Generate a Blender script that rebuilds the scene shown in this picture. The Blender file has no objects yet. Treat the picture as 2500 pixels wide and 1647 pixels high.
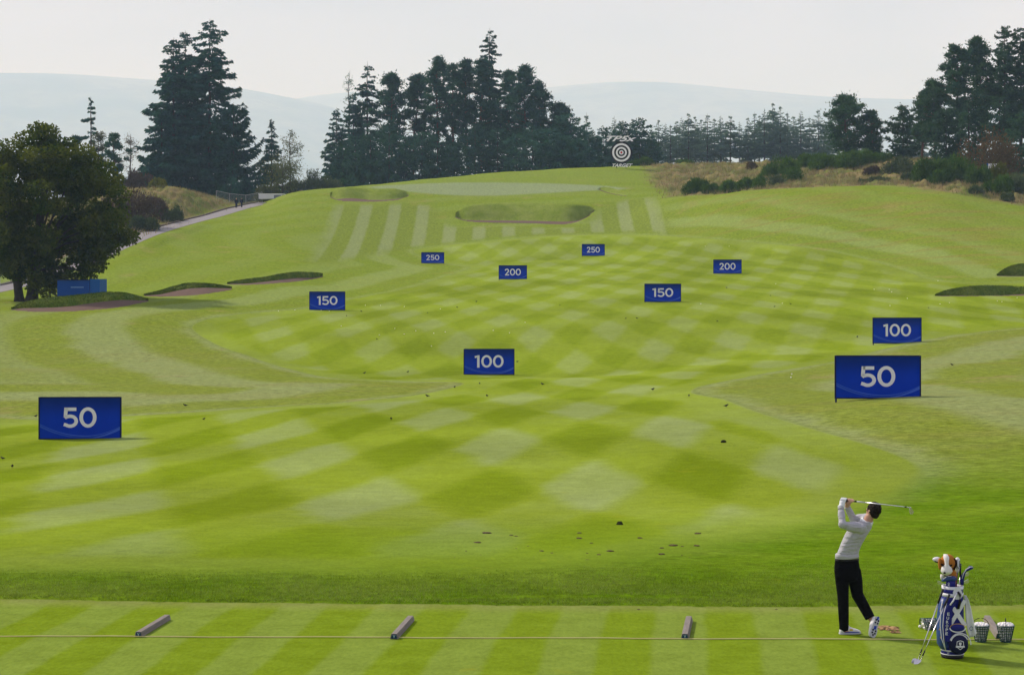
import bpy, bmesh, math, random
import numpy as np
from mathutils import Vector, Matrix

random.seed(7)
RNG = np.random.default_rng(11)
SC = bpy.context.scene
COL = SC.collection

# ---------------------------------------------------------------- camera, sky, sun, exposure
CAM_H, FPX, CX, HY = 4.53, 4541.0, 1250.0, 690.0      # camera height (m), focal length in photo pixels, horizon row
cam_data = bpy.data.cameras.new('camera')
cam_data.sensor_width = 36.0
cam_data.lens = 36.0 * FPX / 2500.0
cam_data.shift_y = -(823.5 - HY) / 2500.0
cam_data.clip_start = 0.5
cam_data.clip_end = 30000.0
cam = bpy.data.objects.new('camera', cam_data)
cam.location = (0, 0, CAM_H)
cam.rotation_euler = (math.radians(90), 0, 0)
COL.objects.link(cam)
SC.camera = cam

SUN_EL, SUN_AZ = math.radians(41), math.atan2(-0.80, 0.52)   # azimuth from +Y (view direction) towards +X
to_sun = Vector((math.sin(SUN_AZ) * math.cos(SUN_EL), math.cos(SUN_AZ) * math.cos(SUN_EL), math.sin(SUN_EL)))

world = bpy.data.worlds.new('World')
SC.world = world
world.use_nodes = True
wt = world.node_tree
wt.nodes.clear()
w_out = wt.nodes.new('ShaderNodeOutputWorld')
w_bg = wt.nodes.new('ShaderNodeBackground')
w_sky = wt.nodes.new('ShaderNodeTexSky')
w_sky.sky_type = 'NISHITA'
w_sky.sun_disc = False
w_sky.sun_elevation = SUN_EL
w_sky.sun_rotation = SUN_AZ
w_sky.air_density = 1.0
w_sky.dust_density = 3.0
# thin high cloud sheet over the clear sky: procedural, all round the dome
w_tc = wt.nodes.new('ShaderNodeTexCoord')
w_map = wt.nodes.new('ShaderNodeMapping')
w_map.inputs['Scale'].default_value = (1.0, 1.0, 3.4)
w_no = wt.nodes.new('ShaderNodeTexNoise')
w_no.inputs['Scale'].default_value = 2.4
w_no.inputs['Detail'].default_value = 5.0
w_no.inputs['Roughness'].default_value = 0.5
w_no.inputs['Distortion'].default_value = 0.3
w_ramp = wt.nodes.new('ShaderNodeValToRGB')
w_ramp.color_ramp.elements[0].position = 0.30
w_ramp.color_ramp.elements[0].color = (4.5, 4.35, 5.7, 1)
w_ramp.color_ramp.elements[1].position = 0.70
w_ramp.color_ramp.elements[1].color = (9.7, 8.8, 10.5, 1)
w_mix = wt.nodes.new('ShaderNodeMixRGB')
w_mix.inputs['Fac'].default_value = 0.93
w_bg.inputs['Strength'].default_value = 0.087
wt.links.new(w_tc.outputs['Generated'], w_map.inputs['Vector'])
wt.links.new(w_map.outputs['Vector'], w_no.inputs['Vector'])
wt.links.new(w_no.outputs['Fac'], w_ramp.inputs['Fac'])
wt.links.new(w_sky.outputs['Color'], w_mix.inputs['Color1'])
wt.links.new(w_ramp.outputs['Color'], w_mix.inputs['Color2'])
wt.links.new(w_mix.outputs['Color'], w_bg.inputs['Color'])
wt.links.new(w_bg.outputs['Background'], w_out.inputs['Surface'])

sun_data = bpy.data.lights.new('sun', 'SUN')
sun_data.energy = 4.9
sun_data.angle = math.radians(3.5)
sun_data.color = (1.0, 0.94, 0.89)
sun = bpy.data.objects.new('sun', sun_data)
sun.rotation_euler = to_sun.to_track_quat('Z', 'Y').to_euler()
sun.location = (-60, 40, 80)
COL.objects.link(sun)

SC.cycles.volume_bounces = 3
SC.cycles.max_bounces = 8
SC.cycles.diffuse_bounces = 3
SC.view_settings.view_transform = 'Standard'
SC.view_settings.look = 'None'
SC.view_settings.exposure = 0.0
SC.view_settings.gamma = 1.0
SC.view_settings.use_curve_mapping = False

# ---------------------------------------------------------------- helpers
def tag(o, label=None, cat=None, group=None, kind=None):
    if label: o['label'] = label
    if cat: o['category'] = cat
    if group: o['group'] = group
    if kind: o['kind'] = kind
    return o

def empty(name, loc=(0, 0, 0), rz=0.0):
    o = bpy.data.objects.new(name, None)
    o.empty_display_size = 0.2
    o.location = loc
    o.rotation_euler = (0, 0, rz)
    COL.objects.link(o)
    return o

def mesh_data(name, V, F, smooth=False):
    V = np.asarray(V, dtype=np.float32).reshape(-1, 3)
    me = bpy.data.meshes.new(name)
    if isinstance(F, np.ndarray):
        n, k = F.shape
        me.vertices.add(len(V)); me.vertices.foreach_set('co', V.ravel())
        me.loops.add(n * k); me.loops.foreach_set('vertex_index', F.astype(np.int32).ravel())
        me.polygons.add(n)
        me.polygons.foreach_set('loop_start', np.arange(0, n * k, k, dtype=np.int32))
        me.polygons.foreach_set('loop_total', np.full(n, k, dtype=np.int32))
        me.update(calc_edges=True)
    else:
        me.from_pydata(V.tolist(), [], F)
        me.update()
    if smooth:
        me.polygons.foreach_set('use_smooth', np.ones(len(me.polygons), dtype=bool))
    return me

def obj(name, me, mat=None, parent=None, loc=None):
    if mat is not None and len(me.materials) == 0:
        me.materials.append(mat)
    o = bpy.data.objects.new(name, me)
    COL.objects.link(o)
    if parent is not None: o.parent = parent
    if loc is not None: o.location = loc
    return o

class MB:
    """collects simple solids into one mesh"""
    def __init__(s): s.v = []; s.f = []
    def add(s, V, F):
        b = len(s.v)
        s.v += [tuple(map(float, p)) for p in V]
        s.f += [tuple(int(i) + b for i in f) for f in F]
        return s
    def box(s, c, d, rot=None, taper=1.0):
        V = []
        for k in (-1, 1):
            t = taper if k > 0 else 1.0
            for i, j in ((-1, -1), (1, -1), (1, 1), (-1, 1)):
                V.append(Vector((i * d[0] / 2 * t, j * d[1] / 2 * t, k * d[2] / 2)))
        if rot is not None: V = [rot @ v for v in V]
        V = [v + Vector(c) for v in V]
        return s.add(V, [(0, 3, 2, 1), (4, 5, 6, 7), (0, 1, 5, 4), (1, 2, 6, 5), (2, 3, 7, 6), (3, 0, 4, 7)])
    def tube(s, pts, rad, n=8, cap=True):
        pts = [Vector(p) for p in pts]
        if not hasattr(rad, '__len__'): rad = [rad] * len(pts)
        V = []; F = []
        ref = None
        for i, p in enumerate(pts):
            d = (pts[min(i + 1, len(pts) - 1)] - pts[max(i - 1, 0)]).normalized()
            if ref is None:
                ref = Vector((0, 0, 1)) if abs(d.z) < 0.9 else Vector((1, 0, 0))
            a = d.cross(ref).normalized(); b = d.cross(a).normalized()
            ref = b.cross(d).normalized() if False else ref
            for k in range(n):
                t = 2 * math.pi * k / n
                V.append(p + (a * math.cos(t) + b * math.sin(t)) * rad[i])
        for i in range(len(pts) - 1):
            for k in range(n):
                F.append((i * n + k, i * n + (k + 1) % n, (i + 1) * n + (k + 1) % n, (i + 1) * n + k))
        if cap:
            F.append(tuple(range(n))[::-1]); F.append(tuple(range((len(pts) - 1) * n, len(pts) * n)))
        return s.add(V, F)
    def loft(s, rings, cap=True, close=True):
        n = len(rings[0]); V = [p for r in rings for p in r]; F = []
        for i in range(len(rings) - 1):
            for k in range(n if close else n - 1):
                F.append((i * n + k, i * n + (k + 1) % n, (i + 1) * n + (k + 1) % n, (i + 1) * n + k))
        if cap:
            F.append(tuple(range(n))[::-1]); F.append(tuple(range((len(rings) - 1) * n, len(rings) * n)))
        return s.add(V, F)
    def ball(s, c, r, nu=12, nv=8, rot=None):
        if not hasattr(r, '__len__'): r = (r, r, r)
        rings = []
        for j in range(1, nv):
            ph = math.pi * j / nv
            ring = []
            for i in range(nu):
                t = 2 * math.pi * i / nu
                v = Vector((r[0] * math.sin(ph) * math.cos(t), r[1] * math.sin(ph) * math.sin(t), -r[2] * math.cos(ph)))
                if rot is not None: v = rot @ v
                ring.append(v + Vector(c))
            rings.append(ring)
        V = [p for g in rings for p in g]; F = []
        for j in range(len(rings) - 1):
            for i in range(nu):
                F.append((j * nu + i, j * nu + (i + 1) % nu, (j + 1) * nu + (i + 1) % nu, (j + 1) * nu + i))
        lo = Vector((0, 0, -r[2])); hi = Vector((0, 0, r[2]))
        if rot is not None: lo = rot @ lo; hi = rot @ hi
        V.append(lo + Vector(c)); V.append(hi + Vector(c))
        a = len(V) - 2
        for i in range(nu):
            F.append((a, (i + 1) % nu, i)); F.append((a + 1, (len(rings) - 1) * nu + i, (len(rings) - 1) * nu + (i + 1) % nu))
        return s.add(V, F)
    def data(s, name, smooth=False): return mesh_data(name, s.v, s.f, smooth)
    def build(s, name, mat, parent=None, smooth=False, loc=None):
        return obj(name, s.data(name, smooth), mat, parent, loc)

def remesh(mb, voxel, smooth_iter=6, name='m'):
    me = mb.data('tmp')
    o = bpy.data.objects.new('tmp', me); COL.objects.link(o)
    m = o.modifiers.new('r', 'REMESH'); m.mode = 'VOXEL'; m.voxel_size = voxel
    if smooth_iter:
        q = o.modifiers.new('s', 'SMOOTH'); q.factor = 0.5; q.iterations = smooth_iter
    dg = bpy.context.evaluated_depsgraph_get()
    out = bpy.data.meshes.new_from_object(o.evaluated_get(dg))
    out.name = name
    bpy.data.objects.remove(o); bpy.data.meshes.remove(me)
    out.polygons.foreach_set('use_smooth', np.ones(len(out.polygons), dtype=bool))
    return out

def text_mesh(s, bold=0.0, shear=0.0, spacing=1.0):
    cu = bpy.data.curves.new('t', 'FONT'); cu.body = s; cu.size = 1.0
    cu.offset = bold; cu.shear = shear; cu.space_character = spacing
    cu.resolution_u = 6
    o = bpy.data.objects.new('t', cu); COL.objects.link(o)
    dg = bpy.context.evaluated_depsgraph_get()
    me = bpy.data.meshes.new_from_object(o.evaluated_get(dg))
    bpy.data.objects.remove(o); bpy.data.curves.remove(cu)
    V = np.array([v.co[:] for v in me.vertices]); F = [tuple(p.vertices) for p in me.polygons]
    bpy.data.meshes.remove(me)
    V[:, 0] -= (V[:, 0].min() + V[:, 0].max()) / 2; V[:, 1] -= (V[:, 1].min() + V[:, 1].max()) / 2
    V[:, 0] /= np.ptp(V[:, 0]); V[:, 1] /= np.ptp(V[:, 1])
    return V, F            # unit box, centred

# ---- node helper
class NT:
    def __init__(s, name):
        s.m = bpy.data.materials.new(name); s.m.use_nodes = True
        s.t = s.m.node_tree; s.t.nodes.clear()
        s.out = s.t.nodes.new('ShaderNodeOutputMaterial')
    def n(s, typ, **kw):
        nd = s.t.nodes.new(typ)
        for k, v in kw.items(): setattr(nd, k, v)
        return nd
    def put(s, sock, v):
        if isinstance(v, bpy.types.NodeSocket): s.t.links.new(v, sock)
        elif isinstance(v, (tuple, list)) and len(v) == 3 and sock.type == 'RGBA': sock.default_value = (*v, 1)
        else: sock.default_value = v
    def math(s, op, a, b=0.0, c=0.0, clamp=False):
        nd = s.n('ShaderNodeMath', operation=op, use_clamp=clamp)
        s.put(nd.inputs[0], a); s.put(nd.inputs[1], b)
        if op in ('MULTIPLY_ADD',): s.put(nd.inputs[2], c)
        return nd.outputs[0]
    def ramp(s, v, lo, hi, a=0.0, b=1.0, smooth=True):
        nd = s.n('ShaderNodeMapRange', interpolation_type='SMOOTHSTEP' if smooth else 'LINEAR')
        s.put(nd.inputs[0], v); s.put(nd.inputs[1], lo); s.put(nd.inputs[2], hi); s.put(nd.inputs[3], a); s.put(nd.inputs[4], b)
        return nd.outputs[0]
    def mix(s, f, a, b, mode='MIX'):
        nd = s.n('ShaderNodeMixRGB', blend_type=mode)
        s.put(nd.inputs[0], f); s.put(nd.inputs[1], a); s.put(nd.inputs[2], b)
        return nd.outputs[0]
    def attr(s, name):
        return s.n('ShaderNodeAttribute', attribute_name=name).outputs['Fac']
    def noise(s, vec, scale, detail=3.0, rough=0.55, dist=0.0):
        nd = s.n('ShaderNodeTexNoise')
        if vec is not None: s.put(nd.inputs['Vector'], vec)
        nd.inputs['Scale'].default_value = scale; nd.inputs['Detail'].default_value = detail
        nd.inputs['Roughness'].default_value = rough; nd.inputs['Distortion'].default_value = dist
        return nd.outputs['Fac']
    def pos(s): return s.n('ShaderNodeNewGeometry').outputs['Position']
    def objco(s): return s.n('ShaderNodeTexCoord').outputs['Object']
    def scaled(s, vec, sc, rot=(0, 0, 0)):
        nd = s.n('ShaderNodeMapping'); s.put(nd.inputs['Vector'], vec)
        nd.inputs['Scale'].default_value = sc; nd.inputs['Rotation'].default_value = rot
        return nd.outputs[0]
    def bump(s, h, strength=0.3, dist=0.02):
        nd = s.n('ShaderNodeBump'); nd.inputs['Strength'].default_value = strength; nd.inputs['Distance'].default_value = dist
        s.put(nd.inputs['Height'], h); return nd.outputs[0]
    def finish(s, col, rough=0.8, spec=0.25, metal=0.0, normal=None, transl=0.0, tcol=None):
        b = s.n('ShaderNodeBsdfPrincipled')
        s.put(b.inputs['Base Color'], col); s.put(b.inputs['Roughness'], rough)
        s.put(b.inputs['Specular IOR Level'], spec); s.put(b.inputs['Metallic'], metal)
        if normal is not None: s.put(b.inputs['Normal'], normal)
        sh = b.outputs[0]
        if transl > 0:
            t = s.n('ShaderNodeBsdfTranslucent'); s.put(t.inputs['Color'], tcol if tcol is not None else col)
            mx = s.n('ShaderNodeMixShader'); mx.inputs[0].default_value = transl
            s.t.links.new(sh, mx.inputs[1]); s.t.links.new(t.outputs[0], mx.inputs[2]); sh = mx.outputs[0]
        s.t.links.new(sh, s.out.inputs['Surface'])
        return s.m

def plain(name, col, rough=0.6, spec=0.12, metal=0.0, var=0.08, scale=6.0, bump=0.0):
    """one colour with slight mottling so that no surface is perfectly even"""
    t = NT(name)
    no = t.noise(t.objco(), scale, 4.0)
    f = t.ramp(no, 0.3, 0.7, 1.0 - var, 1.0 + var, smooth=False)
    c = t.mix(1.0, col, f, 'MULTIPLY')
    nb = t.bump(t.noise(t.objco(), scale * 6, 3.0), bump, 0.01) if bump else None
    return t.finish(c, rough, spec, metal, nb)

# ---------------------------------------------------------------- terrain: height of the ground, column by column
# for each bearing (photo column) the distance of the ground and the row where it shows
COLS = {
    -500: [(20, 1719), (29, 1398), (45, 1216), (69, 1075), (78, 1035), (105, 905), (118, 893), (135, 815), (150, 765), (168, 740), (190, 720), (215, 690), (245, 630), (330, 540), (400, 500)],
    0:    [(20, 1719), (29, 1398), (45, 1216), (69, 1072), (78, 1031), (105, 906), (118, 894), (135, 815), (150, 763), (167, 738), (190, 716), (215, 690), (245, 630), (330, 540), (400, 500)],
    300:  [(20, 1719), (29, 1398), (45, 1214), (69, 1062), (77, 1016), (105, 913), (118, 888), (135, 812), (150, 762), (166, 735), (190, 710), (207, 662), (240, 592), (262, 560), (285, 500), (305, 470), (340, 475), (400, 485)],
    430:  [(20, 1719), (29, 1398), (45, 1212), (69, 1055), (77, 1010), (104, 917), (118, 886), (135, 820), (150, 768), (166, 735), (190, 700), (207, 662), (240, 612), (272, 553), (283, 547), (300, 500), (313, 462), (330, 464), (400, 485)],
    520:  [(20, 1719), (29, 1398), (45, 1210), (69, 1050), (78, 1005), (103, 920), (118, 885), (140, 805), (155, 757), (170, 725), (190, 695), (207, 665), (240, 618), (290, 537), (303, 527), (318, 498), (335, 490), (400, 488)],
    600:  [(20, 1719), (29, 1398), (45, 1208), (69, 1045), (79, 1000), (102, 922), (118, 885), (140, 805), (161, 748), (185, 700), (207, 668), (240, 616), (300, 530), (330, 508), (345, 503), (380, 500), (420, 498)],
    720:  [(20, 1719), (29, 1398), (45, 1208), (69, 1040), (80, 993), (101, 925), (118, 893), (140, 805), (161, 754), (190, 697), (212, 664), (240, 622), (285, 545), (310, 495), (330, 468), (345, 470), (400, 490)],
    850:  [(20, 1719), (29, 1398), (45, 1207), (69, 1035), (80, 990), (100, 927), (117, 905), (140, 805), (161, 756), (206, 690), (230, 655), (255, 615), (285, 555), (303, 510), (318, 480), (335, 456), (350, 460), (400, 486)],
    1050: [(20, 1719), (29, 1397), (45, 1207), (69, 1025), (81, 982), (100, 930), (117, 916), (140, 803), (161, 753), (206, 692), (252, 640), (275, 590), (295, 545), (312, 497), (328, 462), (352, 437), (370, 445), (420, 470)],
    1250: [(20, 1719), (29, 1395), (45, 1206), (55.7, 1104), (69, 1018), (82, 976), (100, 930), (117, 919), (140, 800), (161, 748), (206, 683), (252, 632), (275, 584), (292, 548), (310, 497), (325, 470), (342, 440), (357, 419), (375, 425), (420, 458)],
    1500: [(20, 1719), (29, 1393), (45, 1203), (57, 1085), (69, 1008), (82, 968), (100, 925), (117, 905), (140, 795), (161, 740), (206, 676), (252, 622), (275, 577), (295, 540), (310, 492), (323, 466), (345, 430), (364, 407.5), (385, 410), (430, 425), (520, 418)],
    1650: [(20, 1719), (29, 1395), (45, 1198), (57, 1075), (69, 1000), (82, 955), (100, 915), (117, 890), (140, 790), (161, 738), (206, 672), (252, 610), (275, 560), (298, 482), (312, 476), (330, 455), (350, 424), (368, 405), (390, 406), (450, 412), (560, 408), (610, 408)],
    1800: [(20, 1719), (29, 1398), (45, 1195), (57, 1070), (69, 994), (82, 946), (100, 903), (117, 875), (140, 785), (161, 737), (206, 669), (240, 622), (265, 545), (288, 468), (298, 472), (325, 450), (350, 420), (370, 403), (390, 404), (450, 410), (560, 408), (610, 408)],
    2000: [(20, 1719), (29, 1400), (45, 1193), (57, 1066), (69, 984), (85, 930), (100, 892), (117, 852), (140, 782), (161, 737), (206, 668), (235, 612), (258, 525), (278, 457), (290, 455), (320, 428), (350, 400), (375, 396), (450, 406), (560, 408), (610, 409)],
    2143: [(20, 1719), (29, 1400), (45, 1190), (67, 979), (85, 920), (100, 882), (117, 843), (140, 782), (161, 737), (206, 668), (230, 620), (252, 535), (274, 455), (285, 450), (310, 425), (340, 395), (370, 393), (450, 406), (560, 415)],
    2300: [(20, 1719), (29, 1400), (45, 1187), (67, 974), (85, 916), (100, 874), (117, 836), (140, 782), (161, 738), (178, 706), (200, 668), (222, 622), (245, 545), (264, 472), (275, 455), (300, 425), (335, 395), (380, 395), (450, 410)],
    2500: [(20, 1719), (29, 1400), (45, 1182), (67, 970), (85, 910), (100, 868), (117, 830), (140, 782), (161, 742), (178, 716), (195, 676), (215, 636), (240, 562), (256, 508), (268, 482), (295, 440), (335, 412), (380, 410), (450, 420)],
    3000: [(20, 1719), (29, 1400), (45, 1178), (67, 965), (85, 905), (100, 864), (117, 826), (140, 780), (161, 745), (178, 720), (195, 680), (215, 638), (240, 570), (258, 515), (270, 488), (295, 445), (335, 420), (380, 420), (450, 430)],
}

def pchip(x, y, xi):
    x = np.asarray(x, float); y = np.asarray(y, float)
    h = np.diff(x); d = np.diff(y) / h
    m = np.zeros_like(y)
    m[0], m[-1] = d[0], d[-1]
    same = d[:-1] * d[1:] > 0
    w1 = 2 * h[1:] + h[:-1]; w2 = h[1:] + 2 * h[:-1]
    with np.errstate(divide='ignore', invalid='ignore'):
        mm = (w1 + w2) / (w1 / d[:-1] + w2 / d[1:])
    m[1:-1] = np.where(same, mm, 0.0)
    k = np.clip(np.searchsorted(x, xi) - 1, 0, len(h) - 1)
    t = (xi - x[k]) / h[k]
    return ((2 * t**3 - 3 * t**2 + 1) * y[k] + (t**3 - 2 * t**2 + t) * h[k] * m[k]
            + (-2 * t**3 + 3 * t**2) * y[k + 1] + (t**3 - t**2) * h[k] * m[k + 1])

DG = np.concatenate([np.arange(20, 120, 0.5), np.arange(120, 700, 1.0)])
_keys = sorted(COLS)
_prof = []
for k in _keys:
    pts = COLS[k]
    dd = [p[0] for p in pts]; zz = [CAM_H + (HY - p[1]) * p[0] / FPX for p in pts]
    if dd[-1] < 700:
        dd.append(700); zz.append(zz[-1] - 4.0)
    _prof.append(pchip(dd, zz, np.clip(DG, dd[0], dd[-1])))
_prof = np.array(_prof)
PXG = np.arange(-500, 3001, 10.0)
ZT = np.array([pchip(_keys, _prof[:, j], PXG) for j in range(len(DG))]).T      # [px, D]
# soften the joints between columns
for _ in range(12):
    ZT[1:-1] = 0.25 * ZT[:-2] + 0.5 * ZT[1:-1] + 0.25 * ZT[2:]

def TZ(x, y):
    x = np.asarray(x, float); y = np.asarray(y, float)
    d = np.clip(y, 20, 699)
    px = np.clip(CX + FPX * x / np.maximum(y, 20), -499, 2999)
    i = (px + 500) / 10.0; i0 = np.clip(np.floor(i).astype(int), 0, len(PXG) - 2); fi = i - i0
    j = np.where(d < 120, (d - 20) / 0.5, 200 + (d - 120)); j0 = np.clip(np.floor(j).astype(int), 0, len(DG) - 2); fj = j - j0
    z = (ZT[i0, j0] * (1 - fi) * (1 - fj) + ZT[i0 + 1, j0] * fi * (1 - fj) + ZT[i0, j0 + 1] * (1 - fi) * fj + ZT[i0 + 1, j0 + 1] * fi * fj)
    # gentle swells of mown ground, none on the levelled tee
    am = np.clip((y - 29) / 30, 0, 1)
    z = z + am * (0.035 * np.sin(x * 0.41 + 0.13 * y) + 0.03 * np.sin(x * 0.17 - y * 0.31 + 1.0) + 0.02 * np.sin(x * 0.9 + y * 0.55))
    z = np.where(y < 29, np.where(y < 26.6, 0.0, z), z)
    far = np.clip((y - 690) / 900, 0, 1)
    return z * (1 - far) + far * 2.0

def tz(x, y): return float(TZ(np.array([x]), np.array([y]))[0])

def P(px, py, D):
    return Vector(((px - CX) * D / FPX, D, CAM_H + (HY - py) * D / FPX))

_march = np.concatenate([np.arange(20, 120, 0.1), np.arange(120, 690, 0.25)])
def ground_at(px, py, dmin=20.0):
    d = _march[_march >= dmin]
    x = (px - CX) * d / FPX
    zray = CAM_H + (HY - py) * d / FPX
    below = np.nonzero(TZ(x, d) >= zray)[0]
    k = below[0] if len(below) else len(d) - 1
    return Vector((x[k], d[k], float(TZ(x[k:k + 1], d[k:k + 1])[0])))

def on_ground(px, D):
    x = (px - CX) * D / FPX
    return Vector((x, D, tz(x, D)))

def poly_world(pts):
    return np.array([ground_at(a, b)[:2] for a, b in pts])

def poly_sd(X, Y, poly):
    """signed distance, positive inside"""
    d2 = np.full(X.shape, 1e18); inside = np.zeros(X.shape, bool)
    n = len(poly)
    for i in range(n):
        ax, ay = poly[i]; bx, by = poly[(i + 1) % n]
        ex, ey = bx - ax, by - ay
        L = ex * ex + ey * ey + 1e-12
        t = np.clip(((X - ax) * ex + (Y - ay) * ey) / L, 0, 1)
        d2 = np.minimum(d2, (X - ax - t * ex) ** 2 + (Y - ay - t * ey) ** 2)
        cond = (ay > Y) != (by > Y)
        with np.errstate(divide='ignore', invalid='ignore'):
            xi = ax + (Y - ay) / (by - ay + 1e-18) * ex
        inside ^= cond & (X < xi)
    return np.where(inside, 1, -1) * np.sqrt(d2)

def smooth_poly(pts, n=5):
    """Catmull-Rom through a closed outline"""
    out = []
    m = len(pts)
    for i in range(m):
        p0, p1, p2, p3 = (np.array(pts[(i + k - 1) % m], float) for k in range(4))
        for q in range(n):
            t = q / n
            out.append(tuple(0.5 * ((2 * p1) + (p2 - p0) * t + (2 * p0 - 5 * p1 + 4 * p2 - p3) * t * t + (3 * p1 - p0 - 3 * p2 + p3) * t**3)))
    return out

# ---------------------------------------------------------------- bunkers: outlines first, so that the ground is dug out under them
# each: list of (column, front-of-sand row, foot-of-face row, lip row), sand depth, face depth, back depth
BUNKERS = {
    'near_left': dict(rows=[(28, 756, 755, 752), (60, 759, 752, 738), (110, 761, 751, 728), (165, 760, 748, 722), (215, 757, 741, 717), (262, 753, 735, 713), (300, 748, 732, 714), (335, 741, 733, 722), (362, 735, 733, 730)], sand=4.5, face=0.9, back=3.2),
    'middle_left': dict(rows=[(352, 722, 721, 719), (385, 724, 719, 711), (425, 723, 711, 699), (465, 721, 704, 691), (505, 717, 702, 692), (540, 711, 703, 696), (566, 707, 704, 701)], sand=4.0, face=0.9, back=3.0),
    'far_left': dict(rows=[(555, 694, 693, 690), (600, 695, 692, 682), (650, 693, 687, 676), (690, 690, 682, 668), (730, 686, 678, 664), (760, 682, 678, 665), (788, 676, 674, 668)], sand=3.5, face=1.0, back=3.0),
    'near_right': dict(rows=[(2283, 722.5, 722, 719), (2310, 723, 722, 709), (2350, 723, 722, 701), (2400, 722.5, 721.5, 697), (2450, 722, 720.5, 698), (2500, 721.5, 718, 701), (2560, 721, 717, 702), (2620, 720, 718, 712)], sand=3.0, face=1.2, back=3.0),
    'far_right': dict(rows=[(2434, 673.5, 673, 670), (2455, 674.5, 673.5, 655), (2480, 675, 674, 646), (2510, 675, 674, 643), (2550, 675, 673, 645), (2600, 674, 672, 660)], sand=3.0, face=1.3, back=3.0),
    'big_hillside': dict(rows=[(1112, 530, 529, 519), (1135, 539, 537, 504), (1180, 542, 538, 497), (1240, 543, 538.5, 495), (1300, 544, 539, 495), (1340, 546, 540, 496), (1375, 547, 541, 497), (1405, 543, 539, 499), (1430, 532, 530, 502), (1450, 515, 514, 506)], sand=5.0, face=4.5, back=2.5),
    'crest_left': dict(rows=[(806, 480, 479, 470), (822, 488, 486, 461), (850, 491, 484, 457), (880, 491.5, 485.5, 458), (905, 491.5, 488, 463), (930, 491, 488, 461), (960, 489, 486.5, 460), (985, 484, 482.5, 465), (998, 477, 476, 470)], sand=4.0, face=4.0, back=2.0),
    'crest_right': dict(rows=[(1463, 463, 462.5, 461), (1480, 469, 468.5, 463), (1500, 474, 473.5, 466), (1515, 476.5, 476, 470), (1530, 478.5, 478.2, 476)], sand=2.0, face=2.5, back=2.0),
}
def dense_rows(rows, n=6):
    r = np.array(rows, float); px = np.linspace(r[0, 0], r[-1, 0], (len(r) - 1) * n + 1)
    return np.stack([px] + [pchip(r[:, 0], r[:, k], px) for k in (1, 2, 3)], 1)
for bk in BUNKERS.values():
    R = dense_rows(bk['rows'])
    fr = np.array([ground_at(a, b)[1] for a, b in R[:, :2]])
    for _ in range(6): fr[1:-1] = 0.25 * fr[:-2] + 0.5 * fr[1:-1] + 0.25 * fr[2:]
    u = np.linspace(0, 1, len(R)); env = np.clip(np.sin(np.pi * u), 0, 1) ** 0.5
    bk['R'] = R; bk['D0'] = fr
    bk['D1'] = fr + 0.25 + bk['sand'] * env; bk['D2'] = bk['D1'] + 0.15 + bk['face'] * env; bk['D3'] = bk['D2'] + 0.4 + bk['back'] * env
    zf = lambda d, row: CAM_H + (HY - row) * d / FPX
    bk['z1'] = zf(bk['D1'], R[:, 2]); bk['z2'] = zf(bk['D2'], R[:, 3])
    x3 = (R[:, 0] - CX) * bk['D3'] / FPX
    bk['z3'] = TZ(x3, bk['D3'])
    x0 = (R[:, 0] - CX) * fr / FPX
    bk['z0'] = TZ(x0, fr)

def carve(x, y, z):
    px = CX + FPX * x / np.maximum(y, 20)
    for bk in BUNKERS.values():
        R = bk['R']
        m = (px > R[0, 0]) & (px < R[-1, 0]) & (y > bk['D0'].min() - 1) & (y < bk['D3'].max() + 1)
        if not m.any(): continue
        q = px[m]; yy = y[m]
        it = lambda a: np.interp(q, R[:, 0], a)
        d0, d1, d2, d3 = it(bk['D0']), it(bk['D1']), it(bk['D2']), it(bk['D3'])
        z0, z1, z2, z3 = it(bk['z0']), it(bk['z1']), it(bk['z2']), it(bk['z3'])
        zp = np.where(yy < d1, z0 + (z1 - z0) * (yy - d0) / (d1 - d0), np.where(yy < d2, z1 + (z2 - z1) * (yy - d1) / (d2 - d1), z2 + (z3 - z2) * (yy - d2) / (d3 - d2)))
        dig = (yy > d0) & (yy < d3)
        edge = np.minimum(yy - d0, d3 - yy)
        low = zp - np.clip(edge * 0.5, 0, 0.5)
        zz = z[m]; z[m] = np.where(dig, np.minimum(zz, low), zz)
    return z

# ---------------------------------------------------------------- the ground sheet
FAIR = smooth_poly([(-250, 1397), (0, 1397), (600, 1399), (1000, 1402), (1300, 1395), (1500, 1372), (1700, 1342), (1950, 1292), (2150, 1222), (2238, 1165),
    (2228, 1130), (2130, 1090), (1950, 1038), (1830, 1000), (1765, 975), (1692, 961), (1700, 946), (1760, 932), (1900, 905), (2040, 882), (2140, 856), (2300, 822), (2500, 800), (2750, 788),
    (2750, 690), (2500, 690), (2300, 688), (2190, 655), (2080, 625), (1950, 603), (1760, 586), (1650, 578), (1560, 573), (1450, 573), (1320, 578), (1200, 588), (1100, 598), (1010, 612),
    (1070, 640), (1150, 652), (1083, 676), (1004, 702), (873, 728), (757, 752), (610, 765), (515, 778), (473, 794), (479, 812), (536, 844), (610, 870), (694, 897), (810, 922), (978, 930), (1130, 934),
    (1077, 953), (998, 967), (893, 977), (809, 986), (667, 993), (525, 1003), (299, 1016), (95, 1026), (-250, 1038)], 4)
FAIRW = poly_world(FAIR)
STRW = poly_world(smooth_poly([(745, 640), (775, 570), (800, 505), (900, 497), (1060, 500), (1110, 548), (1250, 549), (1400, 552), (1470, 500), (1560, 482), (1630, 490), (1650, 570), (1560, 570), (1450, 570), (1320, 575), (1200, 585), (1090, 597), (1000, 612), (900, 632)], 4))
GREENW = poly_world(smooth_poly([(900, 457), (1000, 450), (1130, 446), (1300, 447), (1440, 452), (1530, 461), (1420, 467), (1330, 472), (1200, 478), (1090, 476), (980, 466)], 4))
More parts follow.
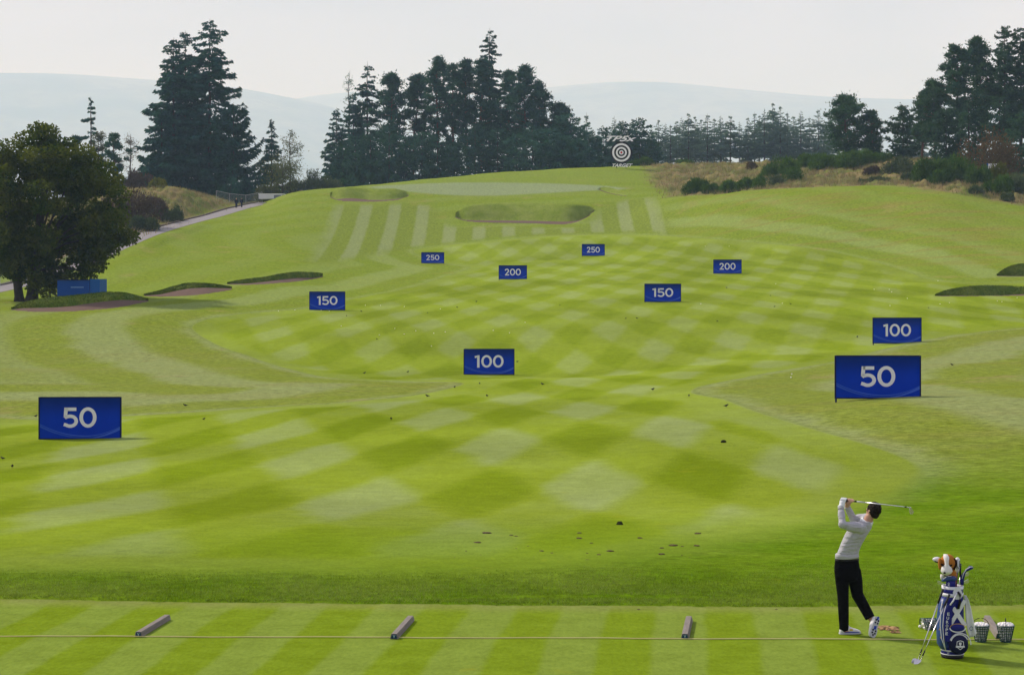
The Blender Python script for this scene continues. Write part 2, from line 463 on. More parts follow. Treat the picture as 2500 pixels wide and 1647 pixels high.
def px_poly(pts): return np.array([((p - CX) * d / FPX, d) for p, d in pts])
WILD_R = px_poly([(1655, 301), (1800, 291), (2000, 281), (2143, 277), (2230, 272), (2300, 267), (2400, 262), (2500, 259), (3000, 262), (3000, 560), (1540, 560), (1560, 395), (1583, 364), (1592, 340), (1625, 318)])
WILD_L = px_poly([(180, 228), (330, 252), (430, 283), (500, 305), (548, 322), (590, 348), (650, 352), (720, 350), (850, 356), (1050, 374), (1250, 380), (1500, 395), (1500, 560), (-520, 560), (-520, 228)])
UPHILL_R = px_poly([(1640, 270), (1900, 228), (2150, 212), (2400, 205), (3000, 205), (3000, 270), (2500, 265), (2200, 285), (1650, 310)])

TEE_EDGE_PX = [(-400, 26.8), (0, 26.62), (420, 26.38), (1250, 26.12), (1900, 25.98), (2500, 26.14), (3000, 26.2)]
def tee_edge(x):
    xs = [(p - CX) * d / FPX for p, d in TEE_EDGE_PX]
    return np.interp(x, xs, [d for _, d in TEE_EDGE_PX]) + 0.012 * np.sin(x * 9.0) + 0.010 * np.sin(x * 23.0 + 1)

# ---------------------------------------------------------------- tarmac path climbing on the left
PATHPX = [(-300, 745), (-120, 728), (0, 706), (90, 684), (180, 652), (260, 615), (330, 584), (380, 566), (430, 551), (480, 538), (520, 528), (560, 516), (590, 507.5), (620, 503)]
pw = [ground_at(a, b) for a, b in PATHPX]
pw = smooth_poly([tuple(v) for v in pw], 6)[:-6]
pw = [Vector(v) for v in pw]
rows = np.concatenate([np.arange(-30, 20, 2.0), np.arange(20, 32, 0.12), np.arange(32, 70, 0.36), np.arange(70, 130, 0.55), np.arange(130, 230, 0.7), np.arange(230, 420, 0.9), 420 * np.geomspace(1, 16, 60)])
ths = np.concatenate([np.linspace(-0.85, -0.31, 16)[:-1], np.linspace(-0.31, 0.31, 520), np.linspace(0.31, 0.85, 16)[1:]])
RR, TT = np.meshgrid(rows, ths, indexing='ij')
GX = TT * np.maximum(RR, 20); GY = RR.copy()
GZ = TZ(GX.ravel(), GY.ravel())
GZ = carve(GX.ravel(), GY.ravel(), GZ)
gx, gy = GX.ravel(), GY.ravel()
# the path is cut level into the slope
pm_ = (gx < -28) & (gy > 120) & (gy < 345)
pa = np.array([tuple(v) for v in pw])
sel = np.nonzero(pm_)[0]; best = np.full(len(sel), 1e9); bz = np.zeros(len(sel))
for a, b in zip(pa[:-1], pa[1:]):
    e = b[:2] - a[:2]; tq = np.clip(((gx[sel] - a[0]) * e[0] + (gy[sel] - a[1]) * e[1]) / (e @ e + 1e-9), 0, 1)
    dq = np.hypot(gx[sel] - a[0] - tq * e[0], gy[sel] - a[1] - tq * e[1]); m = dq < best
    best = np.where(m, dq, best); bz = np.where(m, a[2] + tq * (b[2] - a[2]), bz)
wq = np.clip((4.6 - best) / 2.4, 0, 1); wq = wq * wq * (3 - 2 * wq)
GZ[sel] = GZ[sel] * (1 - wq) + bz * wq
# the collar of longer grass stands a little above the shaved tee
te = tee_edge(gx)
step = np.clip((gy - te) / 0.10, 0, 1)
GZ = np.where((gy < 40) & (gy > 20), GZ + 0.035 * step * np.clip((31 - gy) / 2, 0, 1), GZ)
# tussocky relief where the grass is left wild
wr = poly_sd(gx, gy, WILD_R); wl = poly_sd(gx, gy, WILD_L); wild = np.maximum(wr, wl)
near = (gy > 225) & (gy < 560)
rq = np.random.default_rng(3)
tus = sum(rq.uniform(0.05, 0.16) * np.sin(gx * rq.normal(0, 1.4) + gy * rq.normal(0, 1.4) + rq.uniform(0, 6)) for _ in range(14))
_old = 0.22 * np.sin(gx * 1.3 + 0.7 * np.sin(gy * 0.8)) * np.sin(gy * 1.1 + gx * 0.3) + 0.15 * np.sin(gx * 2.9 + gy * 0.4) + 0.35 * np.sin(gx * 0.31 + 2) * np.sin(gy * 0.23)
GZ = GZ + np.where(near, np.clip(wild / 3, 0, 1) * tus, 0)
nr, nc = RR.shape
idx = np.arange(nr * nc).reshape(nr, nc)
quads = np.stack([idx[:-1, :-1], idx[:-1, 1:], idx[1:, 1:], idx[1:, :-1]], -1).reshape(-1, 4)
g_me = mesh_data('ground', np.stack([gx, gy, GZ], 1), quads, smooth=True)
def add_attr(me, name, arr):
    a = me.attributes.new(name, 'FLOAT', 'POINT'); a.data.foreach_set('value', np.asarray(arr, np.float32))
far_ok = gy < 600
def sd_near(poly):
    out = np.full(gx.shape, -60.0); out[far_ok] = poly_sd(gx[far_ok], gy[far_ok], poly); return np.clip(out, -60, 60)
fair_sd = sd_near(FAIRW)
add_attr(g_me, 'fair', fair_sd)
add_attr(g_me, 'stripe', sd_near(STRW))
add_attr(g_me, 'green', sd_near(GREENW))
add_attr(g_me, 'wild', np.clip(wild, -60, 60))
add_attr(g_me, 'tee', np.clip(te - gy, -60, 60))
add_attr(g_me, 'uphill', np.clip(sd_near(UPHILL_R) / 12, 0, 1))

# colours of turf (linear)
PALE, YELL = (0.208, 0.258, 0.092), (0.152, 0.205, 0.012)
def turf_noise(t):
    p = t.pos()
    big = t.noise(p, 0.045, 3.0); mid = t.noise(p, 0.33, 4.0, 0.6); sm = t.noise(p, 2.3, 4.0, 0.62); fine = t.noise(t.scaled(p, (1, 0.45, 1)), 17.0, 3.0, 0.7)
    return p, big, mid, sm, fine

def ground_material():
    t = NT('turf')
    p, big, mid, sm, fine = turf_noise(t)
    sp = t.n('ShaderNodeSeparateXYZ'); t.put(sp.inputs[0], p)
    X, Y = sp.outputs[0], sp.outputs[1]
    wob = t.math('MULTIPLY', t.math('SUBTRACT', mid, 0.5), 0.9)
    # mown lattice on the fairway: two sets of mower passes crossing
    ax, ay, bx, by, ox, oy = 3.15, 14.25, 2.45, -11.4, -6.0, 55.2
    det = ax * by - bx * ay
    xr = t.math('ADD', t.math('SUBTRACT', X, ox), wob); yr = t.math('ADD', t.math('SUBTRACT', Y, oy), wob)
    s_ = t.math('ADD', t.math('MULTIPLY', xr, by / det), t.math('MULTIPLY', yr, -bx / det))
    t_ = t.math('ADD', t.math('MULTIPLY', xr, -ay / det), t.math('MULTIPLY', yr, ax / det))
    def band(ph, soft): return t.ramp(t.math('COSINE', t.math('MULTIPLY', ph, 2 * math.pi)), -soft, soft)
    b1, b2 = band(s_, 0.48), band(t_, 0.48)
    lat = t.math('MULTIPLY', t.math('ADD', b1, b2), 0.5)
    fair = t.attr('fair')
    rim = t.ramp(fair, 1.2, 2.6)                       # last pass round the edge
    lat = t.math('ADD', t.math('MULTIPLY', lat, rim), t.math('MULTIPLY', t.math('SUBTRACT', 1.0, rim), 0.62))
    lat = t.math('ADD', lat, t.math('MULTIPLY', t.math('SUBTRACT', big, 0.5), 0.9))
    lat = t.math('ADD', lat, t.math('MULTIPLY', t.math('SUBTRACT', mid, 0.5), 0.30))
    cr = t.n('ShaderNodeValToRGB')
    el = cr.color_ramp.elements
    el[0].position = 0.0; el[0].color = (0.118, 0.182, 0.003, 1)
    el[1].position = 1.0; el[1].color = (0.225, 0.288, 0.105, 1)
    e = el.new(0.5); e.color = (0.178, 0.248, 0.020, 1)
    lat = t.math('ADD', t.math('MULTIPLY', t.math('SUBTRACT', lat, 0.5), t.ramp(Y, 60.0, 150.0, 0.66, 0.44)), 0.52)
    t.put(cr.inputs[0], lat); c_fair = cr.outputs[0]
    nearf = t.math('MULTIPLY', t.ramp(t.math('ADD', Y, t.math('MULTIPLY', wob, 5.0)), 31.0, 41.0, 0.75, 0.0), t.ramp(X, -9.0, 0.0, 0.35, 1.0))
    c_fair = t.mix(nearf, c_fair, (0.128, 0.212, 0.010))
    c_fair = t.mix(1.0, c_fair, t.ramp(t.noise(p, 0.075, 2.0), 0.35, 0.65, 0.90, 1.14), 'MULTIPLY')
    # rough: passes that follow the edge of the fairway, browner patches
    ph = t.math('ADD', fair, t.math('MULTIPLY', wob, 2.0))
    rb = t.ramp(t.math('SINE', t.math('MULTIPLY_ADD', ph, 2 * math.pi / 8.6, 0.6)), -0.6, 0.6)
    rb = t.math('ADD', t.math('MULTIPLY', rb, t.ramp(fair, -19.0, -10.0, 0.2, 0.75)), t.math('MULTIPLY', mid, 0.55))
    c_r = t.mix(rb, YELL, PALE)
    streak = t.noise(t.scaled(p, (0.05, 0.40, 0.40), (0, 0, math.radians(4))), 1.0, 5.0, 0.65)
    up = t.attr('uphill')
    brown = t.math('MULTIPLY', t.ramp(streak, 0.46, 0.66), t.math('MULTIPLY_ADD', up, 0.55, 0.20))
    c_r = t.mix(brown, c_r, (0.215, 0.185, 0.062))
    tan_p = t.ramp(t.noise(p, 0.16, 4.0, 0.6), 0.60, 0.70)
    c_r = t.mix(t.math('MULTIPLY', tan_p, 0.45), c_r, (0.26, 0.215, 0.105))
    c_r = t.mix(t.ramp(Y, 110.0, 190.0, 0.0, 1.0), c_r, t.mix(1.0, c_r, (0.98, 1.07, 0.72), 'MULTIPLY'))
    # longer, greener rough beside the tee
    lush = t.ramp(t.math('ADD', t.math('ADD', Y, t.math('MULTIPLY', X, -0.6)), t.math('MULTIPLY', wob, 6.0)), 32.0, 50.0, 1.0, 0.0)
    lu = t.mix(t.ramp(mid, 0.35, 0.65), (0.078, 0.165, 0.002), (0.118, 0.200, 0.008))
    c_r = t.mix(t.math('MULTIPLY', lush, 0.92), c_r, lu)
    fe = t.ramp(Y, 34.0, 52.0, 1.3, 0.10)
    col = t.mix(t.ramp(fair, t.math('MULTIPLY', fe, -1.0), fe), c_r, c_fair)
    # shade of the taller grass, painted as a dark line along the cut
    edge_shade = t.math('MULTIPLY', t.ramp(fair, -0.45, -0.1), t.ramp(fair, 0.02, -0.1))
    col = t.mix(t.math('MULTIPLY', t.math('MULTIPLY', edge_shade, t.ramp(Y, 45.0, 60.0)), 0.30), col, (0.10, 0.155, 0.008))
    # straight passes up the far slope
    sx = t.math('ADD', X, t.math('MULTIPLY', Y, 0.0))
    fan = t.math('DIVIDE', X, t.math('MULTIPLY_ADD', Y, 0.0016, 0.552))
    fs = t.math('ADD', fan, t.math('MULTIPLY', wob, 0.5))
    st = t.ramp(t.math('SINE', t.math('MULTIPLY_ADD', fs, 2 * math.pi / 4.5, 2.27)), -0.1, 0.55)
    sm_edge = t.ramp(t.math('ADD', t.attr('stripe'), t.math('MULTIPLY', wob, 3.0)), -0.5, 3.5)
    c_s = t.mix(t.math('MULTIPLY', st, 0.72), (0.160, 0.218, 0.032), (0.225, 0.278, 0.120))
    col = t.mix(sm_edge, col, c_s)
    # putting green, shaved pale
    gm = t.ramp(t.attr('green'), -1.2, 1.2)
    col = t.mix(t.math('MULTIPLY', gm, 0.85), col, (0.222, 0.280, 0.150))
    # wild ground under tall grass
    wm = t.ramp(t.math('ADD', t.attr('wild'), t.math('ADD', t.math('MULTIPLY', t.math('SUBTRACT', sm, 0.5), 3.0), t.math('MULTIPLY', wob, 9.0))), -2.0, 1.5)
    c_w = t.mix(t.ramp(t.noise(p, 0.22, 5.0, 0.65), 0.35, 0.62), (0.115, 0.150, 0.034), (0.210, 0.170, 0.080))
    col = t.mix(wm, col, c_w)
    # tee: straight narrow passes
    tx = t.math('SUBTRACT', X, t.math('MULTIPLY', t.math('SUBTRACT', Y, 25.4), 0.10))
    tx = t.math('ADD', tx, t.math('MULTIPLY', t.math('SUBTRACT', mid, 0.5), 0.25))
    ts = t.ramp(t.math('SINE', t.math('MULTIPLY', tx, -2 * math.pi / 1.32)), -0.28, 0.28)
    tn = t.math('ADD', t.math('MULTIPLY', ts, 0.75), t.math('MULTIPLY', sm, 0.30))
    c_t = t.mix(tn, (0.140, 0.217, 0.008), (0.166, 0.240, 0.038))
    lip = t.ramp(t.attr('tee'), 0.0, 0.7, 0.5, 0.0)
    c_t = t.mix(lip, c_t, (0.205, 0.225, 0.075))
    tm = t.ramp(t.attr('tee'), -0.015, 0.015)
    col = t.mix(tm, col, c_t)
    # tonal wear at all scales
    k = t.math('MULTIPLY', t.ramp(sm, 0.25, 0.75, 0.86, 1.14, False), t.ramp(fine, 0.2, 0.8, 0.80, 1.20, False))
    notfair = t.math('SUBTRACT', 1.0, t.math('MAXIMUM', t.ramp(fair, -0.3, 0.1), tm))
    tuft = t.ramp(t.noise(t.scaled(p, (0.6, 1, 1)), 5.0, 4.0, 0.7), 0.3, 0.7, 0.62, 1.30, False)
    k = t.math('MULTIPLY', k, t.math('ADD', t.math('MULTIPLY', notfair, tuft), t.math('SUBTRACT', 1.0, notfair)))
    col = t.mix(1.0, col, k, 'MULTIPLY')
    yel = t.ramp(t.noise(t.scaled(p, (0.9, 0.9, 0.9)), 0.8, 5.0, 0.7), 0.62, 0.75)
    col = t.mix(t.math('MULTIPLY', yel, 0.35), col, (0.27, 0.275, 0.020))
    nb = t.bump(t.math('ADD', t.math('MULTIPLY', sm, 1.0), t.math('MULTIPLY', fine, 0.35)), 0.35, 0.05)
    return t.finish(col, 0.9, 0.0, normal=nb)
M_TURF = ground_material()
ground = tag(obj('ground', g_me, M_TURF), kind='structure')

# ---------------------------------------------------------------- bunkers
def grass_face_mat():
    t = NT('shaded_bunker_turf')
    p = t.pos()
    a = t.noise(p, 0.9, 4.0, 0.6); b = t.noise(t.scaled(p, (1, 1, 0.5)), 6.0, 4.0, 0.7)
    c = t.mix(t.ramp(a, 0.3, 0.7), (0.080, 0.145, 0.012), (0.155, 0.205, 0.026))  # turf colour darkened to carry the shade on the bunker lips
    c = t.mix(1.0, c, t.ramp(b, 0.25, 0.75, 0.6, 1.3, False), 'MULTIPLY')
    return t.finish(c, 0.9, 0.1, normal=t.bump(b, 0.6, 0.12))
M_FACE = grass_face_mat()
def sand_mat():
    t = NT('bunker_sand')
    p = t.pos(); a = t.noise(p, 1.2, 4.0); b = t.noise(p, 14.0, 3.0)
    c = t.mix(a, (0.105, 0.070, 0.057), (0.150, 0.105, 0.086))
    return t.finish(c, 0.95, 0.05, normal=t.bump(b, 0.4, 0.03))
M_SAND = sand_mat()
def far_face_mat():
    t = NT('hillside_bunker_turf')
    p = t.pos(); a = t.noise(p, 0.5, 4.0, 0.6); b = t.noise(t.scaled(p, (1, 1, 0.5)), 3.0, 4.0, 0.7)
    c = t.mix(t.ramp(a, 0.3, 0.7), (0.150, 0.215, 0.028), (0.205, 0.262, 0.055))
    c = t.mix(1.0, c, t.ramp(b, 0.25, 0.75, 0.78, 1.2, False), 'MULTIPLY')
    return t.finish(c, 0.9, 0.0, normal=t.bump(b, 0.5, 0.15))
M_FACE_FAR = far_face_mat()
for bname, bk in BUNKERS.items():
    R = bk['R']; n = len(R)
    def pt(i, d, z): return ((R[i, 0] - CX) * d / FPX, d, z)
    sand_rows = []
    for f in (-0.12, 0.0, 0.35, 0.7, 1.0, 1.15):
        row = []
        for i in range(n):
            d = bk['D0'][i] + (bk['D1'][i] - bk['D0'][i]) * f
            if f <= 0: z = bk['z0'][i] + (-0.10 if f < 0 else 0.015)
            else:
                z = bk['z0'][i] + (bk['z1'][i] - bk['z0'][i]) * f - (0.0 if f < 1.1 else 0.05)
            row.append(pt(i, d, z))
        sand_rows.append(row)
    mb = MB(); mb.loft(sand_rows, cap=False, close=False)
    s_o = mb.build('bunker_sand', M_SAND, None, True); tag(s_o, kind='structure')
    face_rows = []
    rr = np.random.default_rng(5)
    for f, over in ((-0.06, 0), (0.0, 0), (0.25, 0), (0.55, 0), (0.85, 0), (1.0, 0)):
        row = []
        for i in range(n):
            d = bk['D1'][i] + (bk['D2'][i] - bk['D1'][i]) * (f ** 1.3 if f > 0 else f)
            z = bk['z1'][i] + (bk['z2'][i] - bk['z1'][i]) * (f if f > 0 else 0) + (rr.uniform(-0.03, 0.03) if 0 < f < 1 else (-0.05 if f < 0 else 0.0))
            row.append(pt(i, d, z))
        face_rows.append(row)
    for g in (0.15, 0.45, 0.75, 1.0, 1.2):
        row = []
        for i in range(n):
            d = bk['D2'][i] + (bk['D3'][i] - bk['D2'][i]) * g
            e = min(g, 1.0); e = e * e * (3 - 2 * e)
            z = bk['z2'][i] + (bk['z3'][i] - bk['z2'][i]) * e - (0.12 if g > 0.9 else 0) - (0.2 if g > 1.1 else 0)
            row.append(pt(i, d, z))
        face_rows.append(row)
    mb = MB(); mb.loft(face_rows, cap=False, close=False)
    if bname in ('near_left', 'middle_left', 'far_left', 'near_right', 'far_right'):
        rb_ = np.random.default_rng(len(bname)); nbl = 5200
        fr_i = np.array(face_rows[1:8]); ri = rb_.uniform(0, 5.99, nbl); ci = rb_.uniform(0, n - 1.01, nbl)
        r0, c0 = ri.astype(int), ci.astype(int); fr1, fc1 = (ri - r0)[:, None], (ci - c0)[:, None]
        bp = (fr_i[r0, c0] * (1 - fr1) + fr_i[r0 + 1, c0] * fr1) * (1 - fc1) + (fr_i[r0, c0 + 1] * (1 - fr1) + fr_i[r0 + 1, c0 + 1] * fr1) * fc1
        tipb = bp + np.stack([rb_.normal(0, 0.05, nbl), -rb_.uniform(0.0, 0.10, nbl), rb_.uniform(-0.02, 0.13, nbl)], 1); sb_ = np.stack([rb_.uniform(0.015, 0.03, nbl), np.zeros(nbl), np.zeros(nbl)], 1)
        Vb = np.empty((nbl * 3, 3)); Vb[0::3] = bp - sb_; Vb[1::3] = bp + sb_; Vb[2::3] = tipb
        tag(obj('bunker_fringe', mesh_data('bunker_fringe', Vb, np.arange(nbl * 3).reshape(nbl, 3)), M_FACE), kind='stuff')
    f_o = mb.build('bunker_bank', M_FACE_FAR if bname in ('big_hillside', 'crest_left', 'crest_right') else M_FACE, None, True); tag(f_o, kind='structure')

# ---------------------------------------------------------------- tarmac path climbing on the left: surface and kerb
mbp, mbk = MB(), MB()
ringp, ringk = [], []
for i, c in enumerate(pw):
    d = (pw[min(i + 1, len(pw) - 1)] - pw[max(i - 1, 0)]); d.z = 0; d.normalize()
    s = Vector((d.y, -d.x, 0))
    row = []
    for w in (-1.6, -0.8, 0.0, 0.8, 1.6):
        q = c + s * w; row.append((q.x, q.y, c.z + 0.03 + 0.03 * (1 - (w / 1.6) ** 2)))
    ringp.append(row)
    kq = c - s * 1.66; kz = row[0][2]
    kk = []
    for dx, dz in ((-0.30, -0.3), (-0.30, 0.20), (0.0, 0.16), (0.02, -0.1)):
        q = kq + s * dx; kk.append((q.x, q.y, kz + dz))
    ringk.append(kk)
mbp.loft(ringp, cap=False, close=False)
tt = NT('tarmac'); pn = tt.noise(tt.pos(), 0.8, 4.0); pf = tt.noise(tt.pos(), 30.0, 2.0)
M_TAR = tt.finish(tt.mix(1.0, tt.mix(pn, (0.17, 0.165, 0.17), (0.24, 0.23, 0.235)), tt.ramp(pf, 0.2, 0.8, 0.85, 1.15, False), 'MULTIPLY'), 0.8, 0.3)
tag(mbp.build('path', M_TAR), kind='structure')
mbk.loft(ringk, cap=True, close=True)
tag(mbk.build('path_kerb', plain('kerb_timber', (0.09, 0.075, 0.06), 0.9)), kind='structure')

# ---------------------------------------------------------------- distant hills
SKY_L = [(-700, 205), (-350, 190), (0, 184), (100, 185), (350, 197), (480, 207), (560, 216), (640, 228), (725, 245), (800, 262), (900, 300), (1100, 420), (1250, 680)]
SKY_M = [(300, 680), (480, 340), (600, 275), (725, 246), (800, 235), (950, 226), (1100, 232), (1200, 240), (1340, 262), (1500, 310), (1700, 420), (1850, 680)]
SKY_R = [(650, 680), (850, 400), (1050, 290), (1200, 240), (1340, 217), (1430, 209), (1520, 205), (1600, 206), (1700, 213), (1780, 222), (1850, 229), (2000, 240), (2250, 248), (2500, 251), (2800, 262), (3200, 290)]
def hill_mat():
    t = NT('heather_hill'); p = t.pos()
    a = t.noise(t.scaled(p, (1, 1, 2.5)), 0.0016, 6.0, 0.6, 0.6); b = t.noise(p, 0.008, 4.0, 0.6)
    c = t.mix(t.ramp(a, 0.35, 0.65), (0.035, 0.045, 0.030), (0.200, 0.180, 0.120))
    c = t.mix(t.math('MULTIPLY', t.ramp(b, 0.48, 0.60), 0.6), c, (0.05, 0.035, 0.04))
    return t.finish(c, 0.95, 0.05)
M_HILL = hill_mat()
def hill(name, sky, D, depth):
    px = np.linspace(sky[0][0], sky[-1][0], 90)
    top = pchip([s[0] for s in sky], [s[1] for s in sky], px)
    rows_ = []
    for f in np.linspace(-1, 0.5, 22):
        d = D + depth * f
        ztop = CAM_H + (HY - top) * D / FPX
        e = np.cos(np.clip(abs(f), 0, 1) * math.pi / 2) ** 1.2
        wv = 18 * np.sin(px * 0.013 + f * 5) * np.sin(f * 6 + px * 0.006) * np.clip(-f * 3, 0, 1)
        z = -20 + (ztop + 20) * e + wv
        rows_.append(np.stack([(px - CX) * D / FPX, np.full_like(px, d), z], 1))
    V = np.concatenate(rows_); m = len(px)
    ii = np.arange(len(V)).reshape(-1, m)
    F = np.stack([ii[:-1, :-1], ii[:-1, 1:], ii[1:, 1:], ii[1:, :-1]], -1).reshape(-1, 4)
    tag(obj(name, mesh_data(name, V, F, True), M_HILL), kind='structure')
hill('hill', SKY_L, 13000, 3500)
hill('hill', SKY_M, 16500, 3500)
hill('hill', SKY_R, 14200, 3500)

# ---------------------------------------------------------------- foliage
def leaf_mat(name, c1, c2, transl=0.25, scale=0.5):
    t = NT(name)
    oi = t.n('ShaderNodeObjectInfo').outputs['Random']
    a = t.noise(t.objco(), scale, 3.0, 0.6); b = t.noise(t.objco(), scale * 7, 2.0)
    c = t.mix(t.ramp(a, 0.32, 0.68), c1, c2)
    c = t.mix(1.0, c, t.ramp(b, 0.25, 0.75, 0.65, 1.35, False), 'MULTIPLY')
    c = t.mix(1.0, c, t.ramp(oi, 0.0, 1.0, 0.80, 1.22, False), 'MULTIPLY')
    tc = t.mix(1.0, c, (1.25, 1.3, 0.6), 'MULTIPLY')
    return t.finish(c, 0.9, 0.02, transl=transl, tcol=tc)
M_FIR = leaf_mat('fir_needles', (0.012, 0.056, 0.056), (0.032, 0.104, 0.086), 0.25)
M_PINE = leaf_mat('pine_needles', (0.013, 0.056, 0.053), (0.040, 0.104, 0.080), 0.25)
M_PINE_R = leaf_mat('pine_needles_green', (0.018, 0.060, 0.042), (0.052, 0.110, 0.062), 0.25)
M_LARCH = leaf_mat('hazed_larch_needles', (0.060, 0.118, 0.112), (0.105, 0.170, 0.150), 0.35)  # paler, bluer than needles: distance haze mixed into the colour
M_SYC = leaf_mat('sycamore_leaves', (0.026, 0.054, 0.010), (0.100, 0.118, 0.020), 0.4, 0.5)
M_BROOM = leaf_mat('broom_stems', (0.030, 0.078, 0.014), (0.070, 0.135, 0.022), 0.3, 0.8)
M_GORSE = leaf_mat('gorse_spines', (0.048, 0.078, 0.042), (0.092, 0.122, 0.066), 0.25, 0.8)
M_YEL = leaf_mat('yellowing_broom', (0.075, 0.090, 0.010), (0.14, 0.15, 0.02), 0.25, 0.8)
M_RUSSET = leaf_mat('russet_leaves', (0.070, 0.050, 0.026), (0.125, 0.082, 0.040), 0.3, 0.8)
M_MAUVE = leaf_mat('mauve_twigs', (0.060, 0.042, 0.040), (0.095, 0.068, 0.060), 0.2, 0.8)
M_OLIVE = leaf_mat('olive_leaves', (0.050, 0.066, 0.030), (0.095, 0.105, 0.045), 0.25, 0.8)
M_GREY = leaf_mat('bare_grey_twigs', (0.11, 0.105, 0.09), (0.17, 0.155, 0.13), 0.1, 0.8)
M_BARK = plain('dark_bark', (0.050, 0.042, 0.036), 0.95, 0.05, var=0.3, scale=2.0)
M_BARKR = plain('pine_bark', (0.105, 0.062, 0.042), 0.95, 0.05, var=0.3, scale=2.0)

def norm(a): return a / (np.linalg.norm(a, axis=1, keepdims=True) + 1e-9)
def tri_mesh(name, p0, p1, p2):
    n = len(p0); V = np.empty((n * 3, 3)); V[0::3] = p0; V[1::3] = p1; V[2::3] = p2
    return mesh_data(name, V, np.arange(n * 3).reshape(n, 3))

def trunk_tube(mb, h, r, bend=0.02, n=7, lean=(0, 0), seed=0, base=0.0):
    rq = random.Random(seed); pts = []; rad = []
    for i in range(8):
        f = i / 7
        pts.append((lean[0] * f + rq.uniform(-bend, bend) * h * 0.3 * f, lean[1] * f + rq.uniform(-bend, bend) * h * 0.3 * f, base - 0.4 + (h + 0.4) * f))
        rad.append(r * (1 - f) ** 0.8 * (1.25 if i == 0 else 1.0) + 0.02)
    mb.tube(pts, rad, n)
    return pts

def conifer(h, R, n_tri, seed, t0=0.06, droop=0.28, upturn=0.22, size=0.55, prof=0.8, ragged=0.3, mat=None, levels=None, gaps=0.0):
    """spruce or fir: tiers of drooping boughs, narrow spire"""
    q = np.random.default_rng(seed)
    nb = levels or int(60 + h * 5.0)
    tb = np.sort(t0 + (1 - t0) * q.random(nb) ** 1.0 * 0.985)
    az = np.cumsum(np.full(nb, 2.399)) + q.normal(0, 0.5, nb)
    L = R * ((1 - tb) ** prof * 0.97 + 0.035) * (1 + ragged * q.normal(0, 1, nb)).clip(0.35, 1.7)
    low = np.clip((tb - t0) / 0.10, 0, 1); L *= 0.75 + 0.25 * low
    if gaps > 0: L *= np.where(q.random(nb) < gaps, 0.35, 1.0)
    w = L ** 1.15 + 0.10 * R; w /= w.sum()
    bi = q.choice(nb, n_tri, p=w)
    s = 0.10 + 0.92 * q.random(n_tri) ** 0.75
    ca, sa = np.cos(az[bi]), np.sin(az[bi])
    Lb = L[bi]
    r = Lb * s
    dv = (droop * (1 + 0.45 * q.normal(0, 1, nb)))[bi]
    slope = -dv * Lb * s ** 1.2 + upturn * Lb * s ** 3 * 0.9 + Lb * 0.10 * (tb[bi] - 0.3)
    width = (0.10 + 0.34 * np.sin(np.clip(s, 0, 1) * math.pi * 0.85)) * np.minimum(Lb, 3.2) * 0.62
    lat = q.uniform(-1, 1, n_tri) * width
    base = np.stack([ca * r - sa * lat, sa * r + ca * lat, tb[bi] * h + slope - 0.18 * np.abs(lat)], 1)
    base[:, 2] += q.normal(0, 0.10, n_tri)
    dr = np.stack([ca, sa, np.full(n_tri, -0.25)], 1)
    la = np.stack([-sa, ca, np.full(n_tri, -0.12)], 1) * np.sign(lat + 1e-6)[:, None]
    tip = norm(dr * q.uniform(0.3, 1.1, (n_tri, 1)) + la * q.uniform(0.2, 0.9, (n_tri, 1)) + np.stack([np.zeros(n_tri), np.zeros(n_tri), q.uniform(-0.8, 0.15, n_tri)], 1))
    ln = size * q.uniform(0.55, 1.25, (n_tri, 1)) * np.clip(0.45 + Lb / max(R, 1) * 0.9, 0.45, 1.15)[:, None]
    side = norm(np.cross(tip, q.normal(0, 1, (n_tri, 3)))) * ln * 0.30
    return tri_mesh('crown', base - side, base + side, base + tip * ln)

